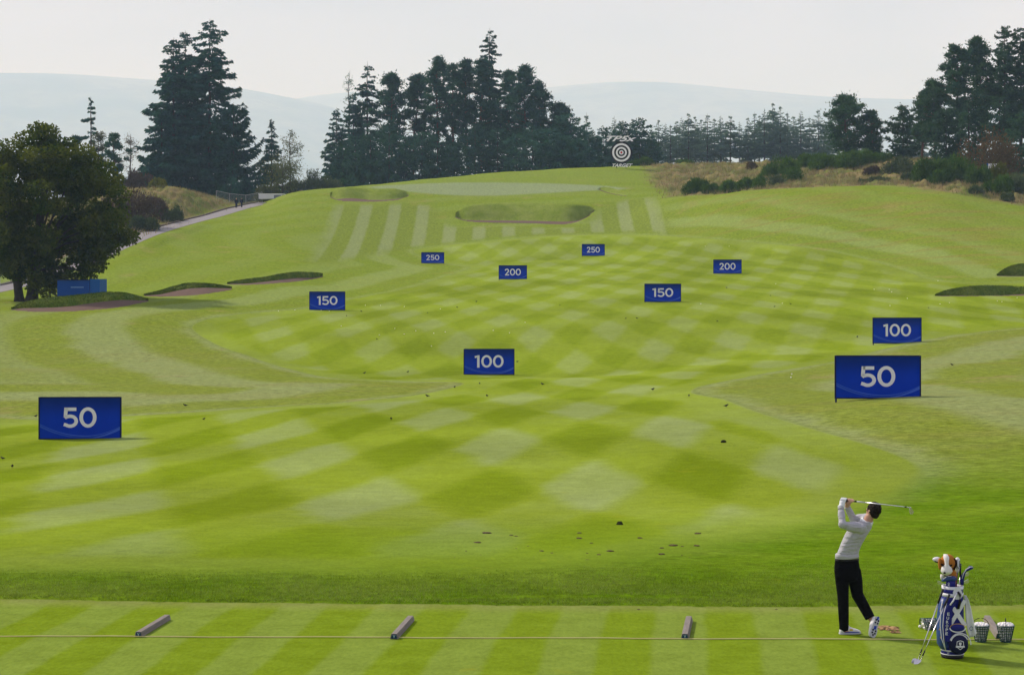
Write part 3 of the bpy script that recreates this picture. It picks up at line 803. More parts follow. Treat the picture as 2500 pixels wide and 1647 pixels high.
def pine(h, R, n_tri, seed, t0=0.42, clumps=26, size=0.5, flat=0.62, cr=(0.20, 0.36)):
    """Scots pine: bare stem, limbs carrying rounded needle pads"""
    q = np.random.default_rng(seed)
    mb = MB()
    pts = trunk_tube(mb, h * 0.94, 0.011 * h + 0.08, 0.05, 7, (q.normal(0, 0.03) * h, q.normal(0, 0.03) * h), seed)
    def stem(f):
        f = max(0, min(1, f)) * 7; i = min(int(f), 6); a, b = Vector(pts[i]), Vector(pts[i + 1]); return a.lerp(b, f - i)
    cs, rs = [], []
    for k in range(clumps):
        f = t0 + (1.0 - t0) * ((k + 0.5) / clumps) ** 0.9
        env = math.sin(min(1.0, (f - t0) / (1 - t0) * 0.80 + 0.20) * math.pi) ** 0.6
        a = k * 2.399 + q.normal(0, 0.5)
        ln = R * max(0.10, env) * q.uniform(0.15, 1.12)
        p = stem(f); e = p + Vector((math.cos(a) * ln, math.sin(a) * ln, ln * q.uniform(0.0, 0.35)))
        mb.tube([p, p.lerp(e, 0.5) + Vector((0, 0, -0.06 * ln)), e], [0.05 + 0.012 * ln, 0.05, 0.02], 5)
        cs.append(e); rs.append(R * q.uniform(*cr) * (0.70 + 0.35 * env) * (1.15 if ln < 0.5 * R else 0.8))
        if q.random() < 0.6:
            m = p.lerp(e, q.uniform(0.45, 0.7)) + Vector((q.normal(0, .3), q.normal(0, .3), q.uniform(-0.2, 0.5))); cs.append(m); rs.append(R * q.uniform(*cr) * 0.7)
    cs = np.array([tuple(c) for c in cs]); rs = np.array(rs)
    w = rs ** 2.2; w /= w.sum()
    ci = q.choice(len(cs), n_tri, p=w)
    d = norm(q.normal(0, 1, (n_tri, 3))); rad = np.abs(q.normal(0, 0.62, (n_tri, 1))) + 0.10
    off = d * rad * rs[ci][:, None]; off[:, 2] *= flat
    base = cs[ci] + off
    tip = norm(d * 0.8 + np.array([0, 0, 0.45]) + q.normal(0, 0.45, (n_tri, 3)))
    ln = size * q.uniform(0.5, 1.2, (n_tri, 1))
    side = norm(np.cross(tip, q.normal(0, 1, (n_tri, 3)))) * ln * 0.32
    return mb, tri_mesh('crown', base - side, base + side, base + tip * ln)

def bush_mesh(rx, ry, h, n_tri, seed, size=0.3, upright=0.8, lobes=7):
    """many-stemmed bush: overlapping domes of upright shoots with an uneven top"""
    q = np.random.default_rng(seed)
    lc = np.stack([q.uniform(-0.62, 0.62, lobes) * rx, q.uniform(-0.62, 0.62, lobes) * ry, np.zeros(lobes)], 1)
    lh = h * q.uniform(0.60, 1.0, lobes) * (1 - 0.30 * np.abs(lc[:, 0] / rx)); lr = q.uniform(0.34, 0.55, lobes)
    li = q.integers(0, lobes, n_tri)
    a = q.uniform(0, 2 * math.pi, n_tri); el = np.arcsin(q.random(n_tri) ** 0.8); rad = q.random(n_tri) ** 0.33
    cx = np.cos(a) * np.cos(el) * rad * lr[li] * rx * 1.0; cy = np.sin(a) * np.cos(el) * rad * lr[li] * ry; cz = np.sin(el) * rad * lh[li] * 0.92
    base = lc[li] + np.stack([cx, cy, cz + 0.03], 1) + q.normal(0, 0.05 * h, (n_tri, 3)) * np.array([1, 1, 0.5])
    out = norm(np.stack([cx, cy, cz * 0.5], 1))
    tip = norm(out * (1 - upright) + np.array([0, 0, upright]) + q.normal(0, 0.28, (n_tri, 3)))
    ln = size * q.uniform(0.5, 1.3, (n_tri, 1)); side = norm(np.cross(tip, q.normal(0, 1, (n_tri, 3)))) * ln * 0.22
    return tri_mesh('foliage', base - side, base + side, base + tip * ln)

def stems_mesh(rx, h, seed, n=7):
    q = random.Random(seed); mb = MB()
    for k in range(n):
        a = q.uniform(0, 6.28); r = q.uniform(0.1, 0.5) * rx
        mb.tube([(math.cos(a) * r * 0.3, math.sin(a) * r * 0.3, -0.15), (math.cos(a) * r, math.sin(a) * r, h * q.uniform(0.5, 0.75))], [0.05, 0.02], 5)
    return mb

def copy_tree(root, loc, rz, sc):
    r = root.copy(); COL.objects.link(r); r.location = loc; r.rotation_euler = (0, 0, rz); r.scale = sc
    for ch in root.children:
        c = ch.copy(); COL.objects.link(c); c.parent = r
    return r

def ordinal(n):
    ones = ['', 'first', 'second', 'third', 'fourth', 'fifth', 'sixth', 'seventh', 'eighth', 'ninth', 'tenth', 'eleventh', 'twelfth', 'thirteenth', 'fourteenth', 'fifteenth', 'sixteenth', 'seventeenth', 'eighteenth', 'nineteenth']
    if n < 20: return ones[n]
    t, o = divmod(n, 10)
    return ({2: 'twentieth', 3: 'thirtieth', 4: 'fortieth'}[t] if o == 0 else {2: 'twenty', 3: 'thirty', 4: 'forty'}[t] + '-' + ones[o])
ORD = ['first', 'second', 'third', 'fourth', 'fifth', 'sixth', 'seventh', 'eighth', 'ninth', 'tenth', 'eleventh', 'twelfth', 'thirteenth', 'fourteenth', 'fifteenth', 'sixteenth', 'seventeenth', 'eighteenth', 'nineteenth', 'twentieth', 'twenty-first', 'twenty-second']

def place_height(px, D, top):
    g = on_ground(px, D); z_top = CAM_H + (HY - top) * D / FPX
    return g, z_top - g.z

def tree_thing(name, g, mb, crown_me, mat_l, mat_b, label, group=None, cat='tree'):
    r = empty(name, g)
    mb.build('trunk', mat_b, r)
    obj('crown', crown_me, mat_l, r)
    tag(r, label, cat, group)
    return r

def make_conifer(px, D, top, hw, label, seed, n=9000, name='fir_tree', group=None, mat=None, **kw):
    g, h = place_height(px, D, top); R = hw * D / FPX
    mb = MB(); trunk_tube(mb, h, 0.010 * h + 0.06, 0.01, 7, seed=seed)
    return tree_thing(name, g, mb, conifer(h, R, n, seed, **kw), mat or M_FIR, M_BARK, label, group)

def make_pine(px, D, top, hw, label, seed, n=6000, name='pine_tree', group=None, mat=None, **kw):
    g, h = place_height(px, D, top); R = hw * D / FPX
    mb, cm = pine(h, R, n, seed, **kw)
    return tree_thing(name, g, mb, cm, mat or M_PINE, M_BARKR, label, group)

# --- the two great firs on the left and their neighbour
G1 = 'tall dark firs left of the hill'
make_conifer(512, 372, 46, 108, 'tallest dark green fir, standing at the head of the tarmac path', 21, 30000, 'fir_tree', G1, droop=0.34, prof=0.62, ragged=0.26, t0=0.03, size=0.75)
make_conifer(452, 378, 74, 92, 'second tallest fir, touching the tallest one on its left', 22, 24000, 'fir_tree', G1, droop=0.34, prof=0.58, ragged=0.28, t0=0.03, size=0.72)
make_conifer(424, 372, 92, 72, 'dense fir at the left edge of the tall fir pair', 23, 17000, 'fir_tree', G1, droop=0.34, prof=0.55, ragged=0.28, t0=0.03, size=0.72)
make_conifer(570, 366, 250, 62, 'lower fir with outstretched boughs under the right side of the tallest fir', 24, 11000, 'fir_tree', G1, droop=0.1, upturn=0.5, prof=0.5, ragged=0.5, t0=0.04, size=0.65, gaps=0.2)
make_conifer(395, 368, 262, 50, 'lower fir with drooping boughs under the left side of the tall pair', 25, 9000, 'fir_tree', G1, prof=0.55, ragged=0.4, t0=0.03, size=0.65)
make_conifer(663, 360, 290, 38, 'small pointed spruce standing alone right of the tall firs', 26, 5200, 'spruce_tree', None, prof=0.85, ragged=0.28, t0=0.10, size=0.55)
make_conifer(222, 338, 236, 42, 'slim spruce with a layered top rising behind the broadleaf tree', 27, 6000, 'spruce_tree', None, prof=0.75, ragged=0.45, t0=0.05, size=0.55, levels=46)
make_pine(283, 330, 318, 34, 'small pine with an orange trunk right of the slim spruce', 28, 3600, t0=0.30, clumps=18, size=0.45)
make_pine(187, 334, 322, 24, 'small dark pine between the broadleaf crown and the slim spruce', 29, 3200, t0=0.12, clumps=18, size=0.45)

def loose_tree(px, D, top, hw, label, seed, mat, n=2200, name='birch_tree', size=0.32, t0=0.25):
    g, h = place_height(px, D, top); R = hw * D / FPX
    q = np.random.default_rng(seed); mb = MB()
    trunk_tube(mb, h, 0.010 * h + 0.05, 0.05, 6, seed=seed)
    cs = []; 
    for k in range(34):
        f = t0 + (0.97 - t0) * q.random(); a = q.uniform(0, 6.28); ln = R * math.sin(min(1, (f - t0) / (1 - t0) * 0.85 + 0.15) * math.pi) ** 0.7 * q.uniform(0.4, 1.0)
        p = Vector((0, 0, f * h)); e = p + Vector((math.cos(a) * ln, math.sin(a) * ln, ln * q.uniform(0.2, 0.9)))
        mb.tube([p, e], [0.05, 0.015], 4); cs += [e, p.lerp(e, 0.6)]
    cs = np.array([tuple(c) for c in cs]); ci = q.integers(0, len(cs), n)
    base = cs[ci] + q.normal(0, R * 0.16, (n, 3)); tip = norm(q.normal(0, 1, (n, 3)) + np.array([0, 0, 0.1])); ln = size * q.uniform(0.5, 1.2, (n, 1))
    side = norm(np.cross(tip, q.normal(0, 1, (n, 3)))) * ln * 0.3
    return tree_thing(name, g, mb, tri_mesh('crown', base - side, base + side, base + tip * ln), mat, M_BARK, label)
loose_tree(240, 335, 325, 30, 'olive leaved birch in front of the slim spruce', 31, M_OLIVE, 2600)
loose_tree(318, 338, 328, 24, 'pale almost bare birch right of the orange-trunked pine', 32, M_GREY, 900, size=0.25)
loose_tree(140, 345, 330, 26, 'pale bare treetop showing over the broadleaf crown', 33, M_GREY, 900, size=0.25)
loose_tree(708, 352, 322, 30, 'thin olive birch right of the small lone spruce', 34, M_OLIVE, 1500)
loose_tree(690, 348, 405, 60, 'low spreading olive sallow below the thin birch', 35, M_OLIVE, 3600, 'sallow_tree', t0=0.05)
loose_tree(1038, 425, 205, 22, 'pale half-bare larch in the gap of the central pine clump', 36, M_GREY, 900, size=0.3)
loose_tree(852, 432, 172, 20, 'gaunt half-dead larch poking above the left end of the central clump', 37, M_LARCH, 420, size=0.4, t0=0.55)

# --- central clump
GC = 'pines and spruces of the central clump'
centre = [  # px, D, top, half width, kind, n, phrase
    (822, 412, 262, 34, 's', 5200, 'small ragged spruce at the far left end of the central clump'),
    (862, 420, 225, 40, 's', 6000, 'spruce second from the left end of the central clump'),
    (897, 424, 150, 52, 's', 9000, 'pointed spruce left of the flat-topped pines in the central clump'),
    (955, 415, 163, 48, 'p', 7000, 'broad pine right of the pointed spruce in the central clump'),
    (1006, 418, 168, 46, 'p', 7000, 'broad pine with twin tufts just left of the clump gap'),
    (1072, 412, 126, 36, 'p', 5200, 'tall slender pine just right of the clump gap'),
    (1108, 422, 140, 36, 'p', 5200, 'second pine right of the clump gap'),
    (1143, 414, 130, 38, 'p', 5600, 'third pine right of the clump gap, left of the tall spire'),
    (1195, 424, 68, 46, 's', 9500, 'tallest spire-topped spruce of the central clump'),
    (1172, 410, 128, 40, 'p', 6000, 'pine with its crown against the left of the tall spire'),
    (1238, 418, 158, 36, 'p', 5200, 'pine just right of the tall spire'),
    (1283, 414, 148, 42, 'p', 5600, 'open-crowned pine with a bare trunk, second right of the spire'),
    (1322, 418, 192, 40, 'p', 5200, 'pine on the right shoulder of the central clump'),
    (1362, 412, 246, 42, 'p', 5600, 'low rounded pine ending the right shoulder of the central clump'),
    (1392, 402, 276, 44, 'y', 6500, 'bushy young pine left of the round target'),
    (1438, 418, 318, 40, 'y', 5200, 'bushy dark pine just left of the round target'),
]
for k, (px, D, top, hw, kd, n, ph) in enumerate(centre):
    if kd == 's': make_conifer(px, D, top, hw * 1.1, ph, 40 + k, int(n * 1.7), 'spruce_tree', GC, prof=0.62, ragged=0.34, t0=0.06, size=0.62, levels=170)
    elif kd == 'p': make_pine(px, D, top, hw * 1.12, ph, 40 + k, int(n * 2.3), 'pine_tree', GC, t0=(0.16, 0.22, 0.34)[k % 3], clumps=58, size=0.55, flat=0.55, cr=(0.16, 0.36))
    else: make_conifer(px, D, top, hw * 1.1, ph, 40 + k, int(n * 1.3), 'young_pine', GC, mat=M_PINE, prof=0.42, ragged=0.35, droop=-0.05, upturn=0.2, t0=0.0, size=0.55)
GU = 'young pines along the foot of the central clump'
under = [(838, 398, 365, 34), (868, 392, 350, 32), (905, 390, 335, 42), (950, 386, 330, 44), (990, 390, 352, 36), (1030, 386, 345, 40), (1068, 384, 362, 38), (1100, 392, 372, 32), (1160, 400, 320, 40), (1215, 400, 335, 42), (1262, 396, 345, 36), (1300, 392, 330, 42), (1340, 390, 335, 44), (1372, 388, 352, 36), (1415, 392, 362, 34)]
for k, (px, D, top, hw) in enumerate(under):
    make_conifer(px, D, top - 22, hw * 1.1, f'{ORD[k]} from the left of the low young pines at the foot of the central clump', 70 + k, 4200, 'young_pine', GU, mat=M_PINE, prof=0.40, ragged=0.32, droop=-0.08, upturn=0.15, t0=0.0, size=0.5)
GT = 'dark pines behind the round target'
for k, (px, D, top, hw, n) in enumerate([(1474, 430, 308, 30, 3600), (1518, 436, 296, 34, 4600), (1562, 438, 289, 36, 5200), (1590, 440, 330, 26, 3000)]):
    make_conifer(px, D, top, hw, f'{ORD[k]} from the left of the four dark pines behind the round target', 90 + k, n, 'pine_tree', GT, mat=M_PINE, prof=0.48, ragged=0.4, droop=0.0, upturn=0.2, t0=0.04, size=0.55)

# --- hazy row of larches on the skyline: four built, the rest copied
GL = 'hazy larches in a row on the skyline'
larch_spots = [(1432, 560, 275, 26), (1500, 566, 283, 26), (1545, 560, 290, 24), (1608, 560, 293, 28), (1637, 556, 303, 26), (1665, 564, 285, 24), (1681, 556, 277, 26), (1697, 566, 285, 24), (1727, 558, 277, 28), (1760, 564, 281, 28), (1783, 556, 283, 30), (1826, 560, 288, 28), (1842, 568, 273, 26), (1866, 556, 264, 28), (1887, 562, 251, 30), (1905, 556, 260, 26), (1922, 566, 272, 24), (1955, 556, 269, 28), (1998, 552, 268, 32), (2024, 566, 285, 28), (2215, 540, 262, 32), (2250, 545, 255, 30)]
protos = []
for k, (px, D, top, hw) in enumerate(larch_spots):
    lab = f'{ORD[k]} from the left of the thin hazy larches along the skyline'
    g, h = place_height(px, D, top)
    if k < 4 or k == 18:
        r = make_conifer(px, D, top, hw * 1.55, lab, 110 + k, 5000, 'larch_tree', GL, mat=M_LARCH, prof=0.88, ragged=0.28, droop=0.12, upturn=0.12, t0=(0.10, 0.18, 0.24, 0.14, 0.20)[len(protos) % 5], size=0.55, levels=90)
        protos.append((r, h, hw))
    else:
        r0, h0, w0 = protos[k % len(protos)]
        s = h / h0; sx = s * 0.5 + 0.5 * hw / w0
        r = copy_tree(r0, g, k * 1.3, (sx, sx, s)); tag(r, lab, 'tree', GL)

for k, (px, D, top, w) in enumerate([(1590, 610, 312, 0), (1624, 606, 300, 1), (1652, 612, 296, 2), (1712, 608, 292, 3), (1744, 606, 290, 4), (1772, 612, 296, 0), (1806, 608, 296, 1), (1854, 604, 282, 2), (1896, 610, 275, 3), (1938, 606, 284, 4), (1976, 604, 284, 0), (2012, 600, 290, 1)]):
    r0, h0, w0 = protos[w]; g, h = place_height(px, D, top); s = h / h0
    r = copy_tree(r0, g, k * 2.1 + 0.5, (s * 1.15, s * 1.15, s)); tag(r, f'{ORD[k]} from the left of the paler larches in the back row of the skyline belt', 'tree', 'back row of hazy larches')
# --- right-hand pines
GR = 'tall pines at the right edge'
right = [(2068, 348, 228, 54, 'p', 7500, 'broad-crowned lone pine standing on the bank right of the larches'),
    (2132, 346, 266, 32, 'p', 3600, 'small twisted pine right of the lone broad pine'),
    (2205, 350, 256, 44, 'y', 6500, 'dense dark pine between the lone pine and the right-hand group'),
    (2285, 330, 188, 44, 'p', 6000, 'shortest pine at the left of the right-hand group'),
    (2340, 326, 98, 46, 'p', 8000, 'second pine of the right-hand group, with a bare lower trunk'),
    (2402, 332, 74, 48, 'p', 9000, 'third pine of the right-hand group, with a rounded head'),
    (2452, 326, 62, 46, 's', 9000, 'pointed conifer in the right-hand group'),
    (2492, 332, 66, 46, 's', 8000, 'pointed conifer cut by the right edge'),
    (2530, 330, 90, 52, 'p', 6000, 'pine mostly outside the right edge'),
    (2250, 336, 215, 28, 'p', 3200, 'thin low-branched pine left of the right-hand group'),
    (2310, 318, 262, 40, 'y', 5200, 'bushy young pine under the left of the right-hand group'),
    (2365, 322, 250, 44, 'y', 5200, 'bushy young pine under the middle of the right-hand group'),
    (2440, 318, 235, 50, 'y', 6000, 'bushy young pine behind the russet bush'),
    (2495, 306, 270, 46, 'y', 6000, 'bushy young pine at the right edge beside the russet bush')]
for k, (px, D, top, hw, kd, n, ph) in enumerate(right):
    if kd == 's': make_conifer(px, D, top, hw, ph, 140 + k, int(n * 1.6), 'spruce_tree', GR, mat=M_PINE_R, prof=0.45, ragged=0.4, t0=0.22, droop=0.05, upturn=0.25, size=0.5)
    elif kd == 'p': make_pine(px, D, top, hw * 1.12, ph, 140 + k, int(n * 2.1), 'pine_tree', GR, mat=M_PINE_R, t0=0.28 if k > 2 else 0.16, clumps=60, size=0.46, flat=0.55, cr=(0.16, 0.36))
    else: make_conifer(px, D, top, hw, ph, 140 + k, n, 'young_pine', GR, mat=M_PINE_R, prof=0.42, ragged=0.35, droop=-0.05, upturn=0.2, t0=0.0, size=0.45)

# --- the broadleaf tree by the bunkers
def sycamore(px, D, base_row):
    g = ground_at(px, base_row, 140)
    D = g.y; s = D / FPX
    q = np.random.default_rng(77)
    mb = MB()
    for lx, r0, hh, sd in ((-0.75, 0.42, 5.2, 1), (0.75, 0.55, 6.2, 2)):
        pts = [(lx * 0.7, 0, -0.4), (lx * 0.8, 0.05, 0.5), (lx * 1.1, 0.1, 2.2), (lx * 1.7, 0.1 * sd, hh)]
        mb.tube(pts, [r0 * 1.5, r0, r0 * 0.85, r0 * 0.5], 9)
    cx = (112 - px) * s; rx = 208 * s; cz = (base_row - 516) * s; rz_ = 200 * s; ry = rx * 0.9
    # boughs to clumps
    nc = 230
    d = norm(q.normal(0, 1, (nc, 3))); rad = q.uniform(0.30, 1.03, (nc, 1)) ** 0.7
    cs = d * rad * np.array([rx, ry, rz_])
    cs[:, 2] = np.where(cs[:, 2] < 0, cs[:, 2] * 0.93, cs[:, 2])
    taper = np.where(cs[:, 2] > 0, 1.0 - 0.22 * (cs[:, 2] / rz_), 1.0); cs[:, :2] *= taper[:, None]
    cs += np.array([cx, 0, cz])
    keep = ~((cs[:, 2] < 1.6) & (np.abs(cs[:, 0] - 0.2) < 1.2))
    cs = cs[keep]; rs = q.uniform(0.55, 1.60, len(cs))
    for k in range(0, len(cs), 5):
        e = Vector(cs[k]); st = Vector((0.9 if e.x > 0 else -0.9, 0, min(e.z, 4.0) * 0.75 + 0.8))
        mb.tube([st, st.lerp(e, 0.5) + Vector((0, 0, 0.4)), e], [0.16, 0.09, 0.03], 5)
    n = 80000
    w = rs ** 2.2; w /= w.sum(); ci = q.choice(len(cs), n, p=w)
    dd = norm(q.normal(0, 1, (n, 3))); off = dd * (q.random((n, 1)) ** 0.4) * rs[ci][:, None]; off[:, 2] *= 0.72
    base = cs[ci] + off
    tip = norm(dd + q.normal(0, 0.8, (n, 3)) + np.array([0, 0, -0.25])); ln = q.uniform(0.16, 0.34, (n, 1))
    sd_ = norm(np.cross(tip, q.normal(0, 1, (n, 3)))) * ln * 0.45
    r = empty('sycamore_tree', g)
    mb.build('trunk', M_BARK, r)
    V = np.empty((n * 4, 3)); V[0::4] = base; V[1::4] = base + tip * ln * 0.5 + sd_; V[2::4] = base + tip * ln; V[3::4] = base + tip * ln * 0.5 - sd_
    obj('crown', mesh_data('crown', V, np.arange(n * 4).reshape(n, 4)), M_SYC, r)
    tag(r, 'large dark round-crowned broadleaf tree with twin trunk beside the left bunker', 'tree')
    return r
sycamore(62, 165, 736)

# --- bushes
def bush(px, row, D, hw_px, h_px, mat, label, seed, name='broom_bush', n=3500, size=0.35, upright=0.75, group=None):
    g = on_ground(px, D)
    # stand it where its foot row is seen, on the ground at that distance
    s = D / FPX
    rx, h = hw_px * s, h_px * s
    ground_row = HY - (g.z - CAM_H) / s
    h = max(h, h + (ground_row - row) * s * 0.6)
    r = empty(name, g)
    stems_mesh(rx, h, seed).build('stems', M_BARK, r)
    obj('foliage', bush_mesh(rx * 1.15, rx, h * 1.1, n, seed, size, upright), mat, r)
    tag(r, label, 'bush', group)
    return r
GB = 'bushes on the rough bank at the right'
bspots = [  # px, foot row, D, half width px, height px, material, label
    (1572, 408, 392, 34, 26, M_BROOM, 'dark green broom on the ridge right behind the round target'),
    (1672, 406, 378, 24, 16, M_BROOM, 'small green broom on the ridge in front of the larches'),
    (1835, 408, 352, 16, 18, M_RUSSET, 'small brown bush on the ridge left of the green broom bank'),
    (1705, 480, 304, 34, 44, M_BROOM, 'leftmost green broom in the dip behind the mown slope'),
    (1740, 482, 302, 26, 34, M_BROOM, 'second green broom in the dip behind the mown slope'),
    (1790, 478, 300, 32, 34, M_BROOM, 'third green broom in the dip behind the mown slope'),
    (1830, 474, 298, 36, 42, M_BROOM, 'rightmost green broom in the dip behind the mown slope'),
    (1856, 442, 318, 16, 22, M_BROOM, 'small round broom above the dip'),
    (1890, 452, 308, 24, 32, M_GORSE, 'grey green gorse beside the dry grass'),
    (1912, 420, 330, 44, 48, M_BROOM, 'large broom at the left of the broom bank under the lone pine'),
    (1942, 436, 312, 26, 34, M_BROOM, 'rounded low broom in front of the broom bank'),
    (1968, 410, 340, 30, 36, M_BROOM, 'second large broom of the bank under the lone pine'),
    (2018, 415, 330, 42, 46, M_BROOM, 'third large broom of the bank under the lone pine'),
    (2064, 410, 328, 44, 48, M_BROOM, 'fourth large broom of the bank under the lone pine'),
    (2112, 402, 332, 42, 42, M_BROOM, 'fifth large broom of the bank, nearest the dense dark pine'),
    (2156, 395, 336, 22, 26, M_BROOM, 'small broom under the dense dark pine'),
    (2122, 420, 306, 26, 24, M_MAUVE, 'mauve leafless bush between the broom and the gorse'),
    (2188, 422, 302, 46, 50, M_GORSE, 'wide grey green gorse in the middle of the right bank'),
    (2142, 448, 288, 24, 20, M_GORSE, 'low grey gorse on the dry grass'),
    (2110, 452, 285, 12, 16, M_GORSE, 'tiny dark gorse on the dry grass'),
    (2216, 436, 288, 16, 18, M_GORSE, 'small gorse left of the big right-hand broom'),
    (2262, 448, 284, 46, 66, M_BROOM, 'big dark broom at the left of the right-hand thicket'),
    (2318, 446, 284, 54, 74, M_BROOM, 'biggest dark broom in the middle of the right-hand thicket'),
    (2295, 452, 278, 30, 40, M_BROOM, 'low broom at the front of the right-hand thicket'),
    (2392, 452, 280, 40, 54, M_BROOM, 'broom right of the biggest one in the thicket'),
    (2434, 432, 290, 24, 46, M_YEL, 'yellowing broom near the white board'),
    (2436, 472, 270, 34, 52, M_BROOM, 'bright green broom below the yellowing one'),
    (2386, 478, 266, 20, 26, M_GORSE, 'small gorse at the lower edge of the thicket'),
    (2484, 472, 272, 34, 52, M_GORSE, 'grey gorse at the right edge below the white board'),
    (2460, 494, 262, 14, 22, M_GORSE, 'low dark gorse in the tan grass at the right edge'),
    (2412, 418, 300, 62, 128, M_RUSSET, 'large rounded russet bush in front of the right-hand pines'),
    (2350, 440, 290, 26, 30, M_GORSE, 'gorse tucked below the biggest broom'),
]
for k, (px, hw, hh) in enumerate([(1598, 22, 13), (1632, 20, 17), (1664, 18, 11), (1706, 24, 15), (1742, 20, 19), (1776, 26, 14), (1812, 20, 20), (1846, 24, 15), (1882, 26, 20), (1918, 22, 15), (1956, 24, 18), (1990, 22, 13)]):
    bspots.append((px, 408, 548 + (k * 7) % 12, hw, hh, M_LARCH if k % 3 else M_GORSE, f'{ordinal(k + 1)} from the left of the hazy low bushes under the skyline larches'))
for k, (px, row, D, hw, hh, mt, lab) in enumerate(bspots):
    big = hw > 28
    bush(px, row, D, hw, hh, mt, lab, 200 + k, 'russet_bush' if mt is M_RUSSET else 'gorse_bush' if mt is M_GORSE else 'heather_bush' if mt is M_MAUVE else 'broom_bush', 5200 if big else 2200, 0.42 if big else 0.34, 0.8 if mt in (M_BROOM, M_YEL) else 0.45, GB)
GBL = 'bushes on the bank left of the path'
lspots = [(318, 545, 268, 72, 98, M_MAUVE, 'large mauve leafless shrub behind the broadleaf crown'), (372, 540, 282, 36, 60, M_MAUVE, 'smaller mauve shrub touching the large mauve one'),
    (385, 450, 318, 20, 22, M_YEL, 'bright green bush at the foot of the tall firs'), (402, 532, 282, 34, 40, M_GORSE, 'gorse at the left of the bank below the tan grass'), (432, 530, 286, 24, 34, M_GORSE, 'dark gorse at the right of the bank below the tan grass'), (355, 556, 262, 34, 34, M_GORSE, 'grey gorse beside the path kerb'),
    (338, 430, 330, 36, 40, M_MAUVE, 'greyish leafless shrub left of the tall firs'), (300, 440, 332, 30, 30, M_GORSE, 'gorse below the orange-trunked pine'),
    (640, 470, 350, 40, 40, M_OLIVE, 'olive scrub left of the white cabin'), (735, 462, 362, 50, 36, M_GORSE, 'grey green scrub behind the left shoulder of the hill'), (800, 452, 372, 40, 34, M_GORSE, 'grey scrub left of the low young pines'), (762, 385, 372, 24, 18, M_GORSE, 'dark gorse on top of the tan bank'), (600, 480, 362, 34, 60, M_FIR, 'dark evergreen scrub behind the two walkers'), (560, 470, 356, 26, 54, M_FIR, 'dark evergreen scrub behind the wire fence')]
for k, (px, row, D, hw, hh, mt, lab) in enumerate(lspots):
    bush(px, row, D, hw, hh, mt, lab, 260 + k, 'gorse_bush' if mt is M_GORSE else 'scrub_bush', 4200 if hw > 30 else 2400, 0.42, 0.5, GBL)

# --- grass left to grow: blades too many to count
def blade_field(name, pts_fn, n, hgt, wid, mat, seed, lean=0.35):
    q = np.random.default_rng(seed)
    x, y = pts_fn(q, n); n = len(x)
    z = TZ(x, y) + np.where(y < 31, 0.035 * np.clip((y - tee_edge(x)) / 0.10, 0, 1) * np.clip((31 - y) / 2, 0, 1), 0.0)
    base = np.stack([x, y, z - 0.006], 1)
    a = q.uniform(0, 2 * math.pi, n); s = np.stack([np.cos(a), np.sin(a), np.zeros(n)], 1) * (wid * q.uniform(0.6, 1.3, n))[:, None]
    hh = hgt * q.uniform(0.45, 1.2, n)
    if hgt < 0.1: hh = hh * np.clip(1.0 - (y - 27.2) / 4.0, 0.22, 1.0)
    tip = base + np.stack([q.normal(0, lean, n) * hh, q.normal(0, lean, n) * hh, hh], 1)
    return tag(obj(name, tri_mesh(name, base - s, base + s, tip), mat), kind='stuff')
def grass_mat(name, cols, transl=0.3):
    t = NT(name); p = t.pos()
    a = t.noise(p, 0.5, 4.0, 0.6); b = t.noise(p, 9.0, 2.0)
    c = t.mix(t.ramp(a, 0.35, 0.65), cols[0], cols[1])
    c = t.mix(1.0, c, t.ramp(b, 0.2, 0.8, 0.6, 1.4, False), 'MULTIPLY')
    return t.finish(c, 0.7, 0.10, transl=transl)
M_ROUGH = grass_mat('rough_grass', ((0.150, 0.250, 0.010), (0.205, 0.290, 0.040)), 0.45)
M_DRY = grass_mat('dry_grass', ((0.30, 0.225, 0.115), (0.150, 0.175, 0.050)), 0.3)
def collar_pts(q, n):
    x = q.uniform(-10.5, 10.5, n); e = tee_edge(x)
    y = e + 0.01 + np.abs(q.normal(0, 2.6, n))
    sd = poly_sd(x, y, FAIRW); k = sd < q.uniform(-0.5, 0.25, n)
    return x[k], y[k]
cg = blade_field('collar_grass', collar_pts, 150000, 0.040, 0.0070, M_ROUGH, 301, 0.6)
def right_pts(q, n):
    y = 29.5 + 10 * q.random(n); x = q.uniform(0.02, 0.34, n) * y
    sd = poly_sd(x, y, FAIRW); k = sd < q.uniform(-3.0, 0.1, n)
    return x[k], y[k]
blade_field('rough_grass', right_pts, 40000, 0.060, 0.007, M_ROUGH, 302, 0.6)
def wild_pts(poly, xr, yr):
    def fn(q, n):
        y = q.uniform(*yr, n); px = q.uniform(*xr, n); x = (px - CX) * y / FPX
        clump = np.sin(x * 0.9 + 3 * np.sin(y * 0.35)) * np.sin(y * 0.8 + 2 * np.sin(x * 0.4)) + q.normal(0, 0.35, n)
        k = (poly_sd(x, y, poly) > q.normal(2.0, 2.2, n)) & (clump > -0.1)
        return x[k], y[k]
    return fn
blade_field('dry_grass', wild_pts(WILD_R, (1560, 2620), (258, 372)), 90000, 0.85, 0.05, M_DRY, 303, 0.3)
blade_field('dry_grass', wild_pts(WILD_L, (-60, 900), (240, 375)), 60000, 0.85, 0.05, M_DRY, 304, 0.3)

